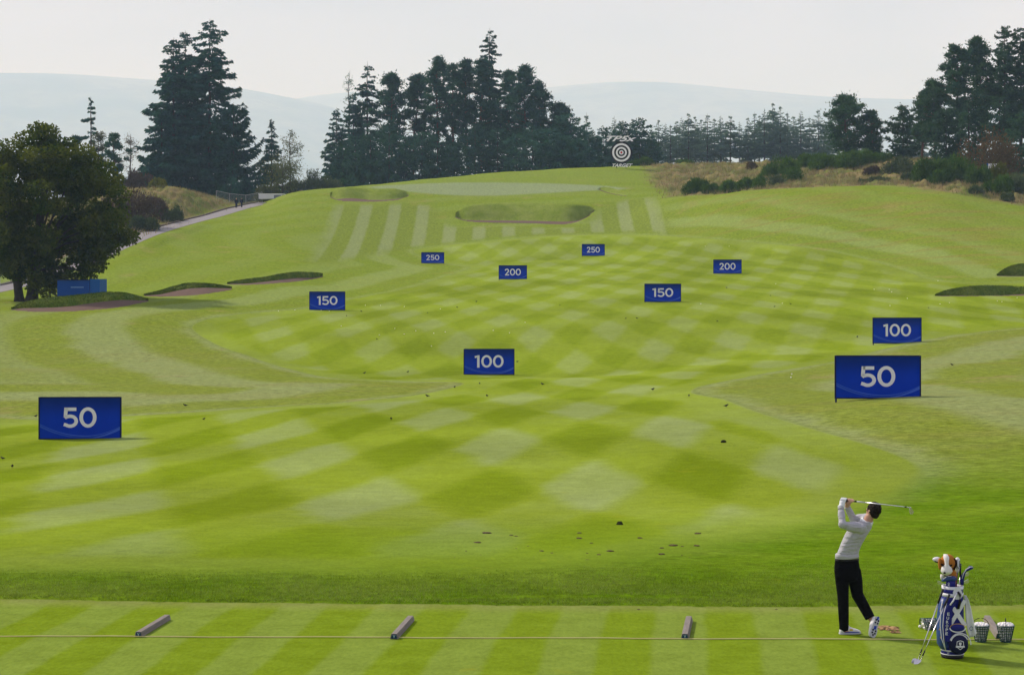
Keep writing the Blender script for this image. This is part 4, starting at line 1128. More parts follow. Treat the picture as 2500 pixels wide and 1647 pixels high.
# ---------------------------------------------------------------- distance boards
def sign_print_mat():
    t = NT('board_print')
    sp = t.n('ShaderNodeSeparateXYZ'); t.put(sp.inputs[0], t.objco())
    f = t.ramp(sp.outputs[2], -0.1, 0.75)
    c = t.mix(f, (0.001, 0.038, 0.460), (0.002, 0.024, 0.200))
    c = t.mix(1.0, c, t.ramp(t.noise(t.objco(), 1.3, 3.0), 0.3, 0.7, 0.93, 1.07, False), 'MULTIPLY')
    return t.finish(c, 0.6, 0.04)
M_BOARD = sign_print_mat()
M_NAVY = plain('navy_frame', (0.004, 0.010, 0.060), 0.5)
M_NUM = plain('white_print', (0.78, 0.80, 0.82), 0.6, var=0.03)
M_WAVE = plain('pale_blue_print', (0.045, 0.130, 0.60), 0.5, var=0.05)
M_WAVE2 = plain('mid_blue_print', (0.012, 0.070, 0.48), 0.5, var=0.05)
def digit_mesh(txt):
    """plain geometric numerals drawn as outlines: one unit high"""
    V, F = [], []; x0 = 0.0; w = 0.165
    def add(vs, fs):
        b = len(V); V.extend(vs); F.extend([tuple(i + b for i in f) for f in fs])
    def stroke(pts):
        pts = [Vector((p[0], p[1], 0)) for p in pts]; n = len(pts); vs = []
        for i in range(n):
            d0 = (pts[i] - pts[max(i - 1, 0)]); d1 = (pts[min(i + 1, n - 1)] - pts[i])
            if d0.length < 1e-6: d0 = d1
            if d1.length < 1e-6: d1 = d0
            d0.normalize(); d1.normalize(); t = (d0 + d1).normalized(); nn = Vector((-t.y, t.x, 0)); k = w / 2 / max(0.45, nn.dot(Vector((-d0.y, d0.x, 0))))
            for sg in (-1, 1):
                q = pts[i] + nn * k * sg; vs.append((q.x + x0, q.y))
        add(vs, [(2 * i, 2 * i + 1, 2 * i + 3, 2 * i + 2) for i in range(n - 1)])
    for ch in txt:
        if ch == '0':
            n = 40; a0, b0 = 0.40, 0.5
            vs = [(x0 + 0.40 + a * math.cos(2 * math.pi * k / n), 0.5 + b * math.sin(2 * math.pi * k / n)) for a, b in ((a0, b0), (a0 - w - 0.005, b0 - w)) for k in range(n)]
            add(vs, [(k, (k + 1) % n, n + (k + 1) % n, n + k) for k in range(n)]); x0 += 0.87
        elif ch == '1':
            add([(x0 + a, b) for a, b in ((0.19, 0.0), (0.37, 0.0), (0.37, 0.99), (0.24, 0.99), (0.19, 0.97), (0.19, 0.80), (0.0, 0.93), (0.04, 0.77), (0.19, 0.815))], [(0, 1, 2, 3, 4, 5)]); 
            add([(x0 + a, b) for a, b in ((0.26, 0.99), (0.0, 0.91), (0.037, 0.76), (0.26, 0.83))], [(0, 3, 2, 1)]); x0 += 0.50
        elif ch == '5':
            stroke([(0.64, 0.905), (0.14, 0.905)]); stroke([(0.165, 0.985), (0.130, 0.52)])
            c = (0.35, 0.32); stroke([(0.10, 0.47), (0.16, 0.53)] + [(c[0] + 0.285 * math.cos(t), c[1] + 0.245 * math.sin(t)) for t in np.linspace(math.radians(118), math.radians(-128), 22)] + [(0.055, 0.165)]); x0 += 0.78
        elif ch == '2':
            c = (0.345, 0.69); stroke([(0.06, 0.74)] + [(c[0] + 0.245 * math.cos(t), c[1] + 0.225 * math.sin(t)) for t in np.linspace(math.radians(158), math.radians(-42), 20)] + [(0.15, 0.09)]); stroke([(0.06, 0.083), (0.68, 0.083)]); x0 += 0.80
    V = np.array(V); V[:, 0] -= (V[:, 0].min() + V[:, 0].max()) / 2; V[:, 1] -= (V[:, 1].min() + V[:, 1].max()) / 2
    V[:, 0] /= np.ptp(V[:, 0]); V[:, 1] /= np.ptp(V[:, 1])
    return V, F
SIGNS = [
    ('50', 97, 294, 970, 1070, 'blue board reading 50 at the left of the near fairway', 1.5),
    ('50', 2040, 2246, 869, 971, 'blue board reading 50 at the right, the largest board', -1.0),
    ('100', 1133, 1255, 852, 913, 'blue board reading 100 near the middle of the range', 2.0),
    ('100', 2131, 2249, 776, 837, 'blue board reading 100 just behind the right-hand 50 board', 1.5),
    ('150', 756, 842, 712, 756, 'blue board reading 150 beside the left-hand bunkers', 2.0),
    ('150', 1574, 1662, 693, 736, 'blue board reading 150 standing below the right-hand 200 board', 0.0),
    ('200', 1218, 1286, 648, 681, 'blue board reading 200 in the middle of the range', 1.0),
    ('200', 1742, 1810, 634, 667, 'blue board reading 200, rightmost of the far boards', 0.0),
    ('250', 1029, 1084, 616, 642, 'blue board reading 250, the left one of the farthest pair', 1.0),
    ('250', 1421, 1476, 596, 624, 'blue board reading 250, the right one of the farthest pair', -1.0),
]
for num, l, r_, tp, bt, lab, yaw in SIGNS:
    D = ground_at((l + r_) / 2, bt + 1.0, 3.05 * FPX / (r_ - l) * 0.88).y; s = D / FPX; W = (r_ - l) * s
    Hh = (bt - tp) * s
    c = P((l + r_) / 2, (tp + bt) / 2, D)
    gl, gr = tz(c.x - W / 2, D), tz(c.x + W / 2, D)
    base = Vector((c.x, D, min(gl, gr)))
    root = empty('distance_board', base, math.radians(yaw))
    cz = c.z - base.z
    MB().box((0, 0, 0), (W, 0.045, Hh)).build('panel', M_BOARD, root, loc=(0, 0, cz))
    fm = MB()
    for sx in (-1, 1): fm.box((sx * (W / 2 + 0.006), 0, cz), (0.05, 0.075, Hh + 0.04))
    for sz in (-1, 1): fm.box((0, 0, cz + sz * (Hh / 2 + 0.006)), (W - 0.05, 0.07, 0.045))
    fm.build('frame', M_NAVY, root)
    for sx, gz_ in ((-1, gl), (1, gr)):
        lo = gz_ - base.z - 0.25; hi = cz - Hh / 2
        MB().box((sx * (W / 2 - 0.02), 0.02, (lo + hi + 0.3) / 2), (0.06, 0.06, max(0.05, hi + 0.3 - lo))).build('post', M_NAVY, root)
    V, F = digit_mesh(num)
    dw = W * (0.41 if num == '50' else 0.58); dh = Hh * 0.50
    V3 = np.stack([V[:, 0] * dw, np.full(len(V), -0.031), V[:, 1] * dh + cz + 0.015 * Hh], 1)
    obj('number', mesh_data('number', V3, F), M_NUM, root)
    xs = np.linspace(-W / 2 + 0.02, W / 2 - 0.02, 40); u = xs / W
    def strip(lo_f, hi_f, mat, yoff):
        a = cz - Hh / 2 + np.clip(lo_f(u), 0.012, 1) * Hh; b = cz - Hh / 2 + np.clip(np.maximum(hi_f(u), lo_f(u) + 0.004), 0.016, 1) * Hh
        V = np.concatenate([np.stack([xs, np.full(40, yoff), a], 1), np.stack([xs, np.full(40, yoff), b], 1)])
        F = np.array([(i, i + 1, 41 + i, 40 + i) for i in range(39)])
        obj('wave_print', mesh_data('wave_print', V, F), mat, root)
    mid = lambda u: 0.055 + 0.98 * (u - 0.06) ** 2 * (1 + 0.25 * (u > 0.06))
    strip(lambda u: mid(u) - 0.035 - 0.10 * np.clip(-u - 0.05, 0, 1), lambda u: mid(u) - 0.012, M_WAVE2, -0.0268)
    strip(lambda u: mid(u), lambda u: mid(u) + 0.022 * (1 - 1.2 * np.abs(u)), M_WAVE, -0.0275)
    strip(lambda u: mid(u) - 0.05 - 0.05 * np.clip(u, 0, 1), lambda u: mid(u) - 0.045 + 0.12 * np.clip(u - 0.15, 0, 1), M_WAVE, -0.0288)
    tag(root, lab, 'sign', 'blue distance boards')

# ---------------------------------------------------------------- round target on the ridge
def ring_mesh(r0, r1, y, n=64, thick=0.0):
    mb = MB()
    if r0 <= 0:
        V = [(r1 * math.cos(2 * math.pi * k / n), y, r1 * math.sin(2 * math.pi * k / n)) for k in range(n)]
        mb.add(V, [tuple(range(n))])
    else:
        V = [(r * math.cos(2 * math.pi * k / n), y, r * math.sin(2 * math.pi * k / n)) for r in (r0, r1) for k in range(n)]
        mb.add(V, [(k, (k + 1) % n, n + (k + 1) % n, n + k) for k in range(n)])
    return mb
M_TBLACK = plain('black_board', (0.012, 0.010, 0.011), 0.5); M_TWHITE = plain('white_board', (0.95, 0.95, 0.95), 0.5, var=0.02); M_TRED = plain('red_board', (0.50, 0.010, 0.025), 0.5, var=0.03)
TD = 358.0
tg = on_ground(1517, TD); ts_ = TD / FPX
tc_ = P(1517, 372.5, TD); R0 = 26.8 * ts_
root = empty('bullseye_target', tg)
cz = tc_.z - tg.z
mb = MB(); mb.loft([[(R0 * math.cos(2 * math.pi * k / 64), yy, R0 * math.sin(2 * math.pi * k / 64)) for k in range(64)] for yy in (-0.08, 0.08)])
mb.build('disc', M_TBLACK, root, loc=(0, 0, cz))
for k, (a, b, m) in enumerate([(0.66, 0.84, M_TWHITE), (0.34, 0.50, M_TWHITE), (0.10, 0.20, M_TWHITE)]):
    ring_mesh(R0 * a, R0 * b, -0.086).build('white_ring', m, root, loc=(0, 0, cz))
ring_mesh(0, R0 * 0.10, -0.088).build('red_centre', M_TRED, root, loc=(0, 0, cz))
for txt, x0, x1, y0, y1, sh in (('TP5x', 1480, 1554, 332, 345.5, 0.45), ('TARGET', 1495, 1544.5, 399.8, 407.8, 0.35)):
    V, F = text_mesh(txt, bold=0.025, shear=sh)
    cc = P((x0 + x1) / 2, (y0 + y1) / 2, TD)
    V3 = np.stack([V[:, 0] * (x1 - x0) * ts_ + cc.x - tg.x, np.full(len(V), -0.10), V[:, 1] * (y1 - y0) * ts_ + cc.z - tg.z], 1)
    obj('lettering', mesh_data('lettering', V3, F), M_TWHITE, root)
pm = MB()
for sx in (-0.9, 0.9): pm.box((sx, 0.16, (cz + R0 + 0.9) / 2 - 0.3), (0.09, 0.09, cz + R0 + 0.9))
pm.box((0, 0.16, cz + R0 + 0.55), (5.2, 0.06, 0.08)); pm.box((0, 0.16, max(0.2, cz - R0 - 0.35)), (3.4, 0.06, 0.08))
pm.build('stand', M_TBLACK, root)
tag(root, 'round black and white bullseye target with white lettering above and below', 'target')

# ---------------------------------------------------------------- blue kiosk, white cabin, white board, fences, walkers
M_BLUEBOX = plain('blue_panel', (0.003, 0.060, 0.27), 0.45, var=0.10, scale=0.7)
M_BLUE2 = plain('blue_door', (0.010, 0.10, 0.32), 0.45, var=0.08, scale=0.7)
kx = P(201, 730, 163.5); kg = tz(kx.x, 163.5)
root = empty('blue_kiosk', (kx.x, 163.5, kg), math.radians(-4))
kw, kd, kh = 3.75, 2.3, (732 - 681) * 163.5 / FPX + 0.15
MB().box((-0.45, 0, kh / 2), (kw - 0.9, kd, kh)).build('wall', M_BLUEBOX, root)
MB().box((kw / 2 - 0.45, 0.06, kh / 2 + 0.06), (0.86, kd - 0.1, kh + 0.12)).build('door', M_BLUE2, root)
MB().box((0, 0, kh + 0.04), (kw - 0.9, kd + 0.12, 0.08)).build('roof', M_NAVY, root, loc=(-0.45, 0, 0))
MB().box((-0.1, -kd / 2 - 0.01, kh * 0.70), (1.15, 0.02, 0.10)).build('notice_strip', plain('pale_strip', (0.12, 0.25, 0.45), 0.5), root)
tag(root, 'blue box-shaped kiosk under the broadleaf tree behind the left bunker', 'kiosk')

M_CABW = plain('white_cabin_panel', (0.62, 0.64, 0.66), 0.5, var=0.05, scale=0.8); M_CABG = plain('grey_cabin_door', (0.16, 0.18, 0.21), 0.5)
cg_ = on_ground(664, 338); root = empty('site_cabin', cg_, math.radians(-8))
ztop = CAM_H + (HY - 475) * 338 / FPX - cg_.z
MB().box((0, 0, ztop / 2), (4.3, 2.4, ztop)).build('wall', M_CABW, root)
MB().box((0, 0, ztop + 0.05), (4.45, 2.55, 0.1)).build('roof', M_TWHITE, root)
MB().box((1.35, -1.22, ztop / 2 - 0.05), (1.3, 0.04, ztop - 0.2)).build('door', M_CABG, root)
tag(root, 'white site cabin with a grey end half hidden behind the hill', 'cabin')

wb = on_ground(2424, 292); root = empty('white_board', wb)
zt = CAM_H + (HY - 400) * 292 / FPX - wb.z
MB().box((0.15, 0, zt - 0.42), (1.75, 0.06, 0.85)).build('panel', M_TWHITE, root)
MB().box((-0.85, 0, zt - 0.40), (0.22, 0.07, 0.95)).build('blue_edge', M_BLUEBOX, root)
for sx in (-0.7, 0.9): MB().box((sx, 0.05, zt / 2 - 0.2), (0.07, 0.07, zt + 0.2)).build('post', M_NAVY, root)
tag(root, 'small white board with a blue edge half hidden in the right-hand thicket', 'sign')

M_STEEL = plain('galvanised_steel', (0.42, 0.45, 0.47), 0.4, 0.4, 0.6)
def wire_fence(pts, hgt, label, step=2.4):
    root = empty('wire_fence', pts[0])
    o = Vector(pts[0]); tot = []
    posts = []
    for a, b in zip(pts[:-1], pts[1:]):
        a, b = Vector(a), Vector(b); n = max(1, int((b - a).length / step))
        posts += [a.lerp(b, k / n) for k in range(n)]
    posts.append(Vector(pts[-1]))
    posts = [Vector((p.x, p.y, tz(p.x, p.y))) - o for p in posts]
    for p in posts: MB().tube([p + Vector((0, 0, -0.2)), p + Vector((0, 0, hgt))], 0.035, 6).build('post', M_STEEL, root)
    for a, b in zip(posts[:-1], posts[1:]): MB().tube([a + Vector((0, 0, hgt)), b + Vector((0, 0, hgt))], 0.035, 6).build('rail', M_STEEL, root)
    wm = MB()
    for a, b in zip(posts[:-1], posts[1:]):
        for k in range(1, 10): wm.tube([a + Vector((0, 0, hgt * k / 10)), b + Vector((0, 0, hgt * k / 10))], 0.006, 3, False)
        for k in range(1, 16):
            m = a.lerp(b, k / 16); wm.tube([m + Vector((0, 0, 0.05)), m + Vector((0, 0, hgt))], 0.006, 3, False)
    wm.build('wire_mesh', M_STEEL, root)
    tag(root, label, 'fence')
wire_fence([tuple(on_ground(p, d)) for p, d in ((528, 338), (560, 340), (640, 344))], 1.9, 'grey wire fence behind the two walkers at the head of the path')
wire_fence([tuple(on_ground(p, d)) for p, d in ((-120, 196), (0, 205), (90, 214), (190, 224))], 2.0, 'grey wire fence seen under the broadleaf tree at the left edge')

M_SKIN = plain('skin', (0.46, 0.27, 0.19), 0.55, 0.3, var=0.06, scale=20)
def ring(c, u, v, a, b, n=16, sq=1.0):
    c = Vector(c); out = []
    for k in range(n):
        t = 2 * math.pi * k / n
        cu, sv = math.cos(t), math.sin(t)
        out.append(c + Vector(u) * (a * math.copysign(abs(cu) ** sq, cu)) + Vector(v) * (b * math.copysign(abs(sv) ** sq, sv)))
    return out
X_, Y_, Z_ = Vector((1, 0, 0)), Vector((0, 1, 0)), Vector((0, 0, 1))
def walker(loc, hgt, rz, label, jacket, trousers, hair):
    k = hgt / 1.75
    root = None
    b = MB()
    b.ball((0, 0, 1.63 * k), (0.075, 0.095, 0.115), 12, 8); b.tube([(0, 0, 1.40 * k), (0, 0, 1.58 * k)], [0.06, 0.055], 8)
    b.loft([ring((0, 0, z * k), X_, Y_, a, d) for z, a, d in ((0.86, 0.15, 0.10), (1.0, 0.15, 0.10), (1.2, 0.165, 0.11), (1.38, 0.17, 0.10), (1.45, 0.07, 0.06))])
    legs = []
    for s, st in ((-1, 0.16), (1, -0.12)):
        lp = [(s * 0.085, 0, 0.92 * k), (s * 0.09, st * 0.6, 0.5 * k), (s * 0.09, st, 0.08 * k)]; legs.append(lp)
        b.tube(lp, [0.085, 0.06, 0.045], 8); b.loft([ring((s * 0.09, st + dy, 0.05), X_, Z_, 0.042, 0.045) for dy in (-0.06, 0.05, 0.16)])
        ap = [(s * 0.19, 0, 1.38 * k), (s * 0.23, -st * 0.5, 1.12 * k), (s * 0.22, 0.05 - st, 0.88 * k)]
        b.tube(ap, [0.055, 0.045, 0.035], 8); b.ball((s * 0.22, 0.06 - st, 0.80 * k), (0.03, 0.045, 0.07), 8, 6)
    body = obj('person', remesh(b, 0.02, 3, 'person'), M_SKIN, None, loc); body.rotation_euler = (0, 0, rz)
    j = MB(); j.loft([ring((0, 0, z * k), X_, Y_, a, d) for z, a, d in ((0.80, 0.19, 0.14), (1.0, 0.185, 0.135), (1.2, 0.20, 0.14), (1.40, 0.20, 0.125), (1.47, 0.09, 0.08))])
    for s, st in ((-1, 0.16), (1, -0.12)): j.tube([(s * 0.17, 0, 1.38 * k), (s * 0.24, -st * 0.5, 1.12 * k), (s * 0.225, 0.05 - st, 0.87 * k)], [0.08, 0.068, 0.055], 8)
    obj('jacket', remesh(j, 0.02, 3, 'jacket'), jacket, body)
    tr = MB()
    for lp in legs: tr.tube([lp[0], lp[1], (lp[2][0], lp[2][1], lp[2][2] + 0.01)], [0.11, 0.085, 0.07], 8)
    obj('trousers', remesh(tr, 0.02, 3, 'trousers'), trousers, body)
    hm = MB(); hm.ball((0, -0.015, 1.66 * k), (0.088, 0.100, 0.105), 12, 8); hm.build('hair', hair, body, True)
    tag(body, label, 'person', 'two people walking away up the path')
M_DARKCL = plain('dark_coat', (0.014, 0.017, 0.022), 0.85); M_NAVYCL = plain('navy_coat', (0.012, 0.016, 0.035), 0.85)
M_BLOND = plain('blond_hair', (0.50, 0.42, 0.26), 0.7); M_GREYH = plain('grey_hair', (0.16, 0.13, 0.12), 0.7)
walker(tuple(ground_at(577, 508.2, 300)), 1.74, 0.1, 'fair-haired walker in a dark coat, left of the two on the path', M_DARKCL, M_NAVYCL, M_BLOND)
walker(tuple(ground_at(590, 507.0, 300)), 1.74, -0.15, 'walker in a navy coat, right of the two on the path', M_NAVYCL, M_DARKCL, M_GREYH)

# ---------------------------------------------------------------- tee: timber dividers, cord, worn patch
M_TIMB = NT('weathered_timber')
_g = M_TIMB.noise(M_TIMB.scaled(M_TIMB.objco(), (30, 2.5, 30)), 1.0, 4.0, 0.6)
M_TIMB = M_TIMB.finish(M_TIMB.mix(_g, (0.10, 0.088, 0.078), (0.30, 0.275, 0.25)), 0.85, 0.15)
M_PLQ = plain('teal_plaque', (0.010, 0.055, 0.10), 0.4); M_PLW = plain('plaque_emblem', (0.45, 0.58, 0.62), 0.5)
for k, (x0, y0, x1, y1, lab) in enumerate([(-4.78, 23.80, -4.64, 25.02, 'leftmost timber divider on the tee'), (-1.50, 23.66, -1.36, 24.95, 'timber divider second from the left on the tee'), (2.20, 23.66, 2.37, 24.92, 'timber divider on the tee left of the golfer'), (6.21, 23.68, 6.38, 24.97, 'timber divider on the tee behind the ball baskets')]):
    L = math.hypot(x1 - x0, y1 - y0); rz = -math.atan2(x1 - x0, y1 - y0)
    root = empty('tee_divider', (x0, y0, 0), rz)
    mb = MB()
    mb.loft([[(-0.052, yy, 0.004), (0.052, yy, 0.004), (0.052, yy, 0.012), (0.037, yy, 0.066), (0.033, yy, 0.070), (-0.033, yy, 0.070), (-0.037, yy, 0.066), (-0.052, yy, 0.012)] for yy in (0, L * 0.33, L * 0.66, L)])
    mb.build('beam', M_TIMB, root)
    MB().add([(-0.040, -0.003, 0.010), (0.040, -0.003, 0.010), (0.028, -0.003, 0.064), (-0.028, -0.003, 0.064)], [(0, 1, 2, 3)]).build('plaque', M_PLQ, root)
    e = MB(); e.box((-0.007, -0.005, 0.044), (0.006, 0.002, 0.026), Matrix.Rotation(-0.5, 3, 'Y')); e.box((0.007, -0.005, 0.044), (0.006, 0.002, 0.026), Matrix.Rotation(0.5, 3, 'Y')); e.box((0, -0.0062, 0.026), (0.006, 0.002, 0.018))
    e.build('emblem', M_PLW, root)
    tag(root, lab, 'tee divider', 'timber dividers between the practice bays')
cmb = MB(); pts = []
for k in range(81):
    x = -9 + 18 * k / 80; y = np.interp(x, [-6.6, 6.6], [23.86, 23.60])
    pts.append((x, y - 0.03, 0.011 + 0.004 * math.sin(x * 2.1) + 0.002 * math.sin(x * 7)))
cmb.tube(pts, 0.0075, 6)
tag(cmb.build('boundary_cord', plain('straw_cord', (0.58, 0.54, 0.24), 0.8), None, True), 'straw yellow cord stretched straight across the tee', 'cord')

sc_t = NT('bare_soil'); _a = sc_t.noise(sc_t.objco(), 18.0, 5.0, 0.7)
M_SOIL = sc_t.finish(sc_t.mix(sc_t.ramp(_a, 0.35, 0.65), (0.13, 0.085, 0.04), (0.42, 0.28, 0.14)), 0.95, 0.05, normal=sc_t.bump(_a, 0.8, 0.02))
q = random.Random(5)
def soil_patch(cx, cy, rx, ry, seed, rot):
    q = random.Random(seed); V = [(0, 0, 0.012)]
    for rr, zz in ((0.55, 0.016), (1.0, 0.0015)):
        for k in range(26):
            a = 2 * math.pi * k / 26; f = rr * (1 + q.uniform(-0.28, 0.28)); V.append((rx * f * math.cos(a), ry * f * math.sin(a), zz + (q.uniform(-0.008, 0.012) if rr < 1 else 0)))
    F = [(0, 1 + k, 1 + (k + 1) % 26) for k in range(26)] + [(1 + k, 27 + k, 27 + (k + 1) % 26, 1 + (k + 1) % 26) for k in range(26)]
    o = obj('worn_patch', mesh_data('worn_patch', V, F), M_SOIL, None, (cx, cy, 0.004)); o.rotation_euler = (0, 0, rot)
    return tag(o, kind='structure')
gp = ground_at(2168, 1535); soil_patch(gp.x, gp.y, 0.14, 0.16, 3, 0.3)
gp = ground_at(2185, 1544); soil_patch(gp.x, gp.y, 0.07, 0.06, 4, 0.0)

# ---------------------------------------------------------------- divots, birds and balls on the range
M_DIV = NT('divot_turf'); _n = M_DIV.noise(M_DIV.objco(), 22.0, 4.0, 0.7)
M_DIV = M_DIV.finish(M_DIV.mix(M_DIV.ramp(_n, 0.4, 0.6), (0.045, 0.036, 0.022), (0.17, 0.125, 0.072)), 0.95, 0.05)
M_CLOD = plain('dark_clod', (0.030, 0.036, 0.014), 0.95, 0.05, var=0.4, scale=20)
def lump(seed, rx, ry, h):
    q = random.Random(seed); mb = MB(); rings = []
    for f, z in ((0.75, -0.02), (1.0, 0.12), (0.95, 0.55), (0.55, 0.95)):
        rings.append([(rx * f * math.cos(2 * math.pi * k / 11) * (1 + q.uniform(-0.3, 0.25)), ry * f * math.sin(2 * math.pi * k / 11) * (1 + q.uniform(-0.3, 0.25)), h * (z + q.uniform(-0.12, 0.12))) for k in range(11)])
    mb.loft(rings); return mb
div_me = [lump(k, 0.5, 0.30, 0.16).data('turf_divot') for k in range(5)]
clod_me = [lump(30 + k, 0.5, 0.42, 0.55).data('turf_clod') for k in range(2)]
divs = [(262, 302, 60), (440, 318, 28), (476, 324, 25), (195, 373, 45), (936, 301, 32), (934, 342, 40), (1022, 374, 24), (1375, 338, 38), (1793, 305, 46), (1615, 392, 55), (1683, 400, 22), (1534, 410, 30), (1788, 394, 42), (1158, 437, 46), (1077, 459, 30), (993, 453, 15), (1532, 456, 45), (995, 502, 38), (1680, 466, 12), (1736, 483, 14), (661, 434, 30), (735, 447, 22), (948, 610, 25), (563, 398, 12), (420, 513, 14), (330, 605, 18), (1365, 860, 22), (112, 434, 12), (478, 415, 12), (2365, 857, 20), (30, 480, 10), (220, 463, 9), (605, 474, 8), (85, 497, 8)]
divs.sort()
for k, (a, b, w) in enumerate(divs):
    g = ground_at(1100 + a / 2.975, 1200 + b / 2.975)
    o = obj('turf_divot', div_me[k % 5], M_DIV, None, (g.x, g.y, g.z + 0.004)); sw = w / 2.975 * g.y / FPX
    o.scale = (sw * 1.1, sw * 1.3, sw * (1.8 if w < 20 else 1.1)); o.rotation_euler = (0, 0, (k * 0.7) % 0.8 - 0.4)
    tag(o, f'loose brown turf divot, {ordinal(k + 1)} from the left of those on the near grass', 'divot', 'divots scattered on the near grass')
for k, (a, b, w, lab) in enumerate([(1513, 1281, 15, 'dark humped clod lying farthest among the scattered divots'), (1766, 1080, 12, 'dark round clod alone below the right-hand 50 board')]):
    g = ground_at(a, b); o = obj('turf_clod', clod_me[k], M_CLOD, None, g); sw = w * g.y / FPX; o.scale = (sw, sw, sw); tag(o, lab, 'clod')

bm_ = MB()
bm_.ball((0, 0, 0.075), (0.034, 0.062, 0.033), 10, 7, Matrix.Rotation(-0.35, 3, 'X') if False else Matrix.Rotation(0.35, 3, 'X'))
bm_.ball((0, 0.058, 0.112), (0.021, 0.024, 0.021), 8, 6)
bm_.tube([(0, 0.075, 0.112), (0, 0.102, 0.108)], [0.006, 0.001], 5)
bm_.loft([ring((0, -0.045, 0.062), X_, Z_, 0.022, 0.010, 8), ring((0, -0.085, 0.058), X_, Z_, 0.017, 0.005, 8), ring((0, -0.135, 0.060), X_, Z_, 0.020, 0.003, 8)])
for s in (-1, 1):
    bm_.loft([ring((s * 0.030, 0.03, 0.085), X_, Z_, 0.010, 0.020, 6), ring((s * 0.034, -0.03, 0.078), X_, Z_, 0.008, 0.020, 6), ring((s * 0.018, -0.095, 0.066), X_, Z_, 0.004, 0.006, 6)])
    bm_.tube([(s * 0.015, 0.005, 0.05), (s * 0.016, 0.012, -0.004)], 0.0028, 4)
bird_me = bm_.data('bird', True)
M_BIRD = plain('dark_plumage', (0.018, 0.017, 0.018), 0.7, 0.2, var=0.3, scale=30)
birds = [(498, 1026), (955, 1026), (452, 993), (88, 1019), (6, 1123), (30, 1143), (1189, 969), (1043, 970), (1594, 954), (1773, 995), (1682, 969), (1171, 938.5), (1110, 947.5), (1324, 941), (890, 913), (996, 910), (1263, 886), (1116, 752), (1044, 765), (882, 762), (846, 773), (920, 830), (1163, 738), (1367, 747), (1528, 779), (1555, 779), (1751, 786), (2093, 825), (1881, 723), (1891, 750), (1930, 744), (1774, 704), (2267, 753), (2324, 893)]
birds.sort()
for k, (a, b) in enumerate(birds):
    g = ground_at(a, b); o = obj('bird', bird_me, M_BIRD, None, (g.x, g.y, g.z + 0.005))
    o.rotation_euler = (0, 0, (1.2 + k * 2.3) % 6.28); s = 0.85 + 0.25 * ((k * 5) % 4) / 3; o.scale = (s, s, s)
    tag(o, f'small dark bird, {ordinal(k + 1)} from the left of those standing on the range', 'bird', 'dark birds feeding on the range')

ball_me = MB().ball((0, 0, 0), 0.0214, 12, 8).data('golf_ball', True)
M_BALL = plain('golf_ball_white', (0.80, 0.81, 0.80), 0.35, 0.4, var=0.03)
balls = [(892, 746), (929, 746), (987, 749), (1075, 755), (833, 797), (964, 803), (1015, 808), (1059, 814), (987, 816), (926, 818), (1087, 811), (1053.5, 846), (1204, 808), (1244, 813), (1282, 788), (784, 758), (804, 760), (1933, 914), (1931, 922), (1894, 693), (1910, 741), (1711, 742), (2134, 707), (2171, 707), (2177, 713), (2215, 729), (2173, 747), (2295, 743), (2318, 740), (2435, 735), (2446, 737), (2483, 727), (2290, 686), (1780, 602), (1722, 602), (680, 760), (720, 757)]
balls.sort()
for k, (a, b) in enumerate(balls):
    g = ground_at(a, b); o = obj('golf_ball', ball_me, M_BALL, None, (g.x, g.y, g.z + 0.024)); o.scale = (1.5, 1.5, 1.5)
    tag(o, f'white golf ball, {ordinal(k + 1)} from the left of those lying out on the range', 'ball', 'golf balls lying out on the range')

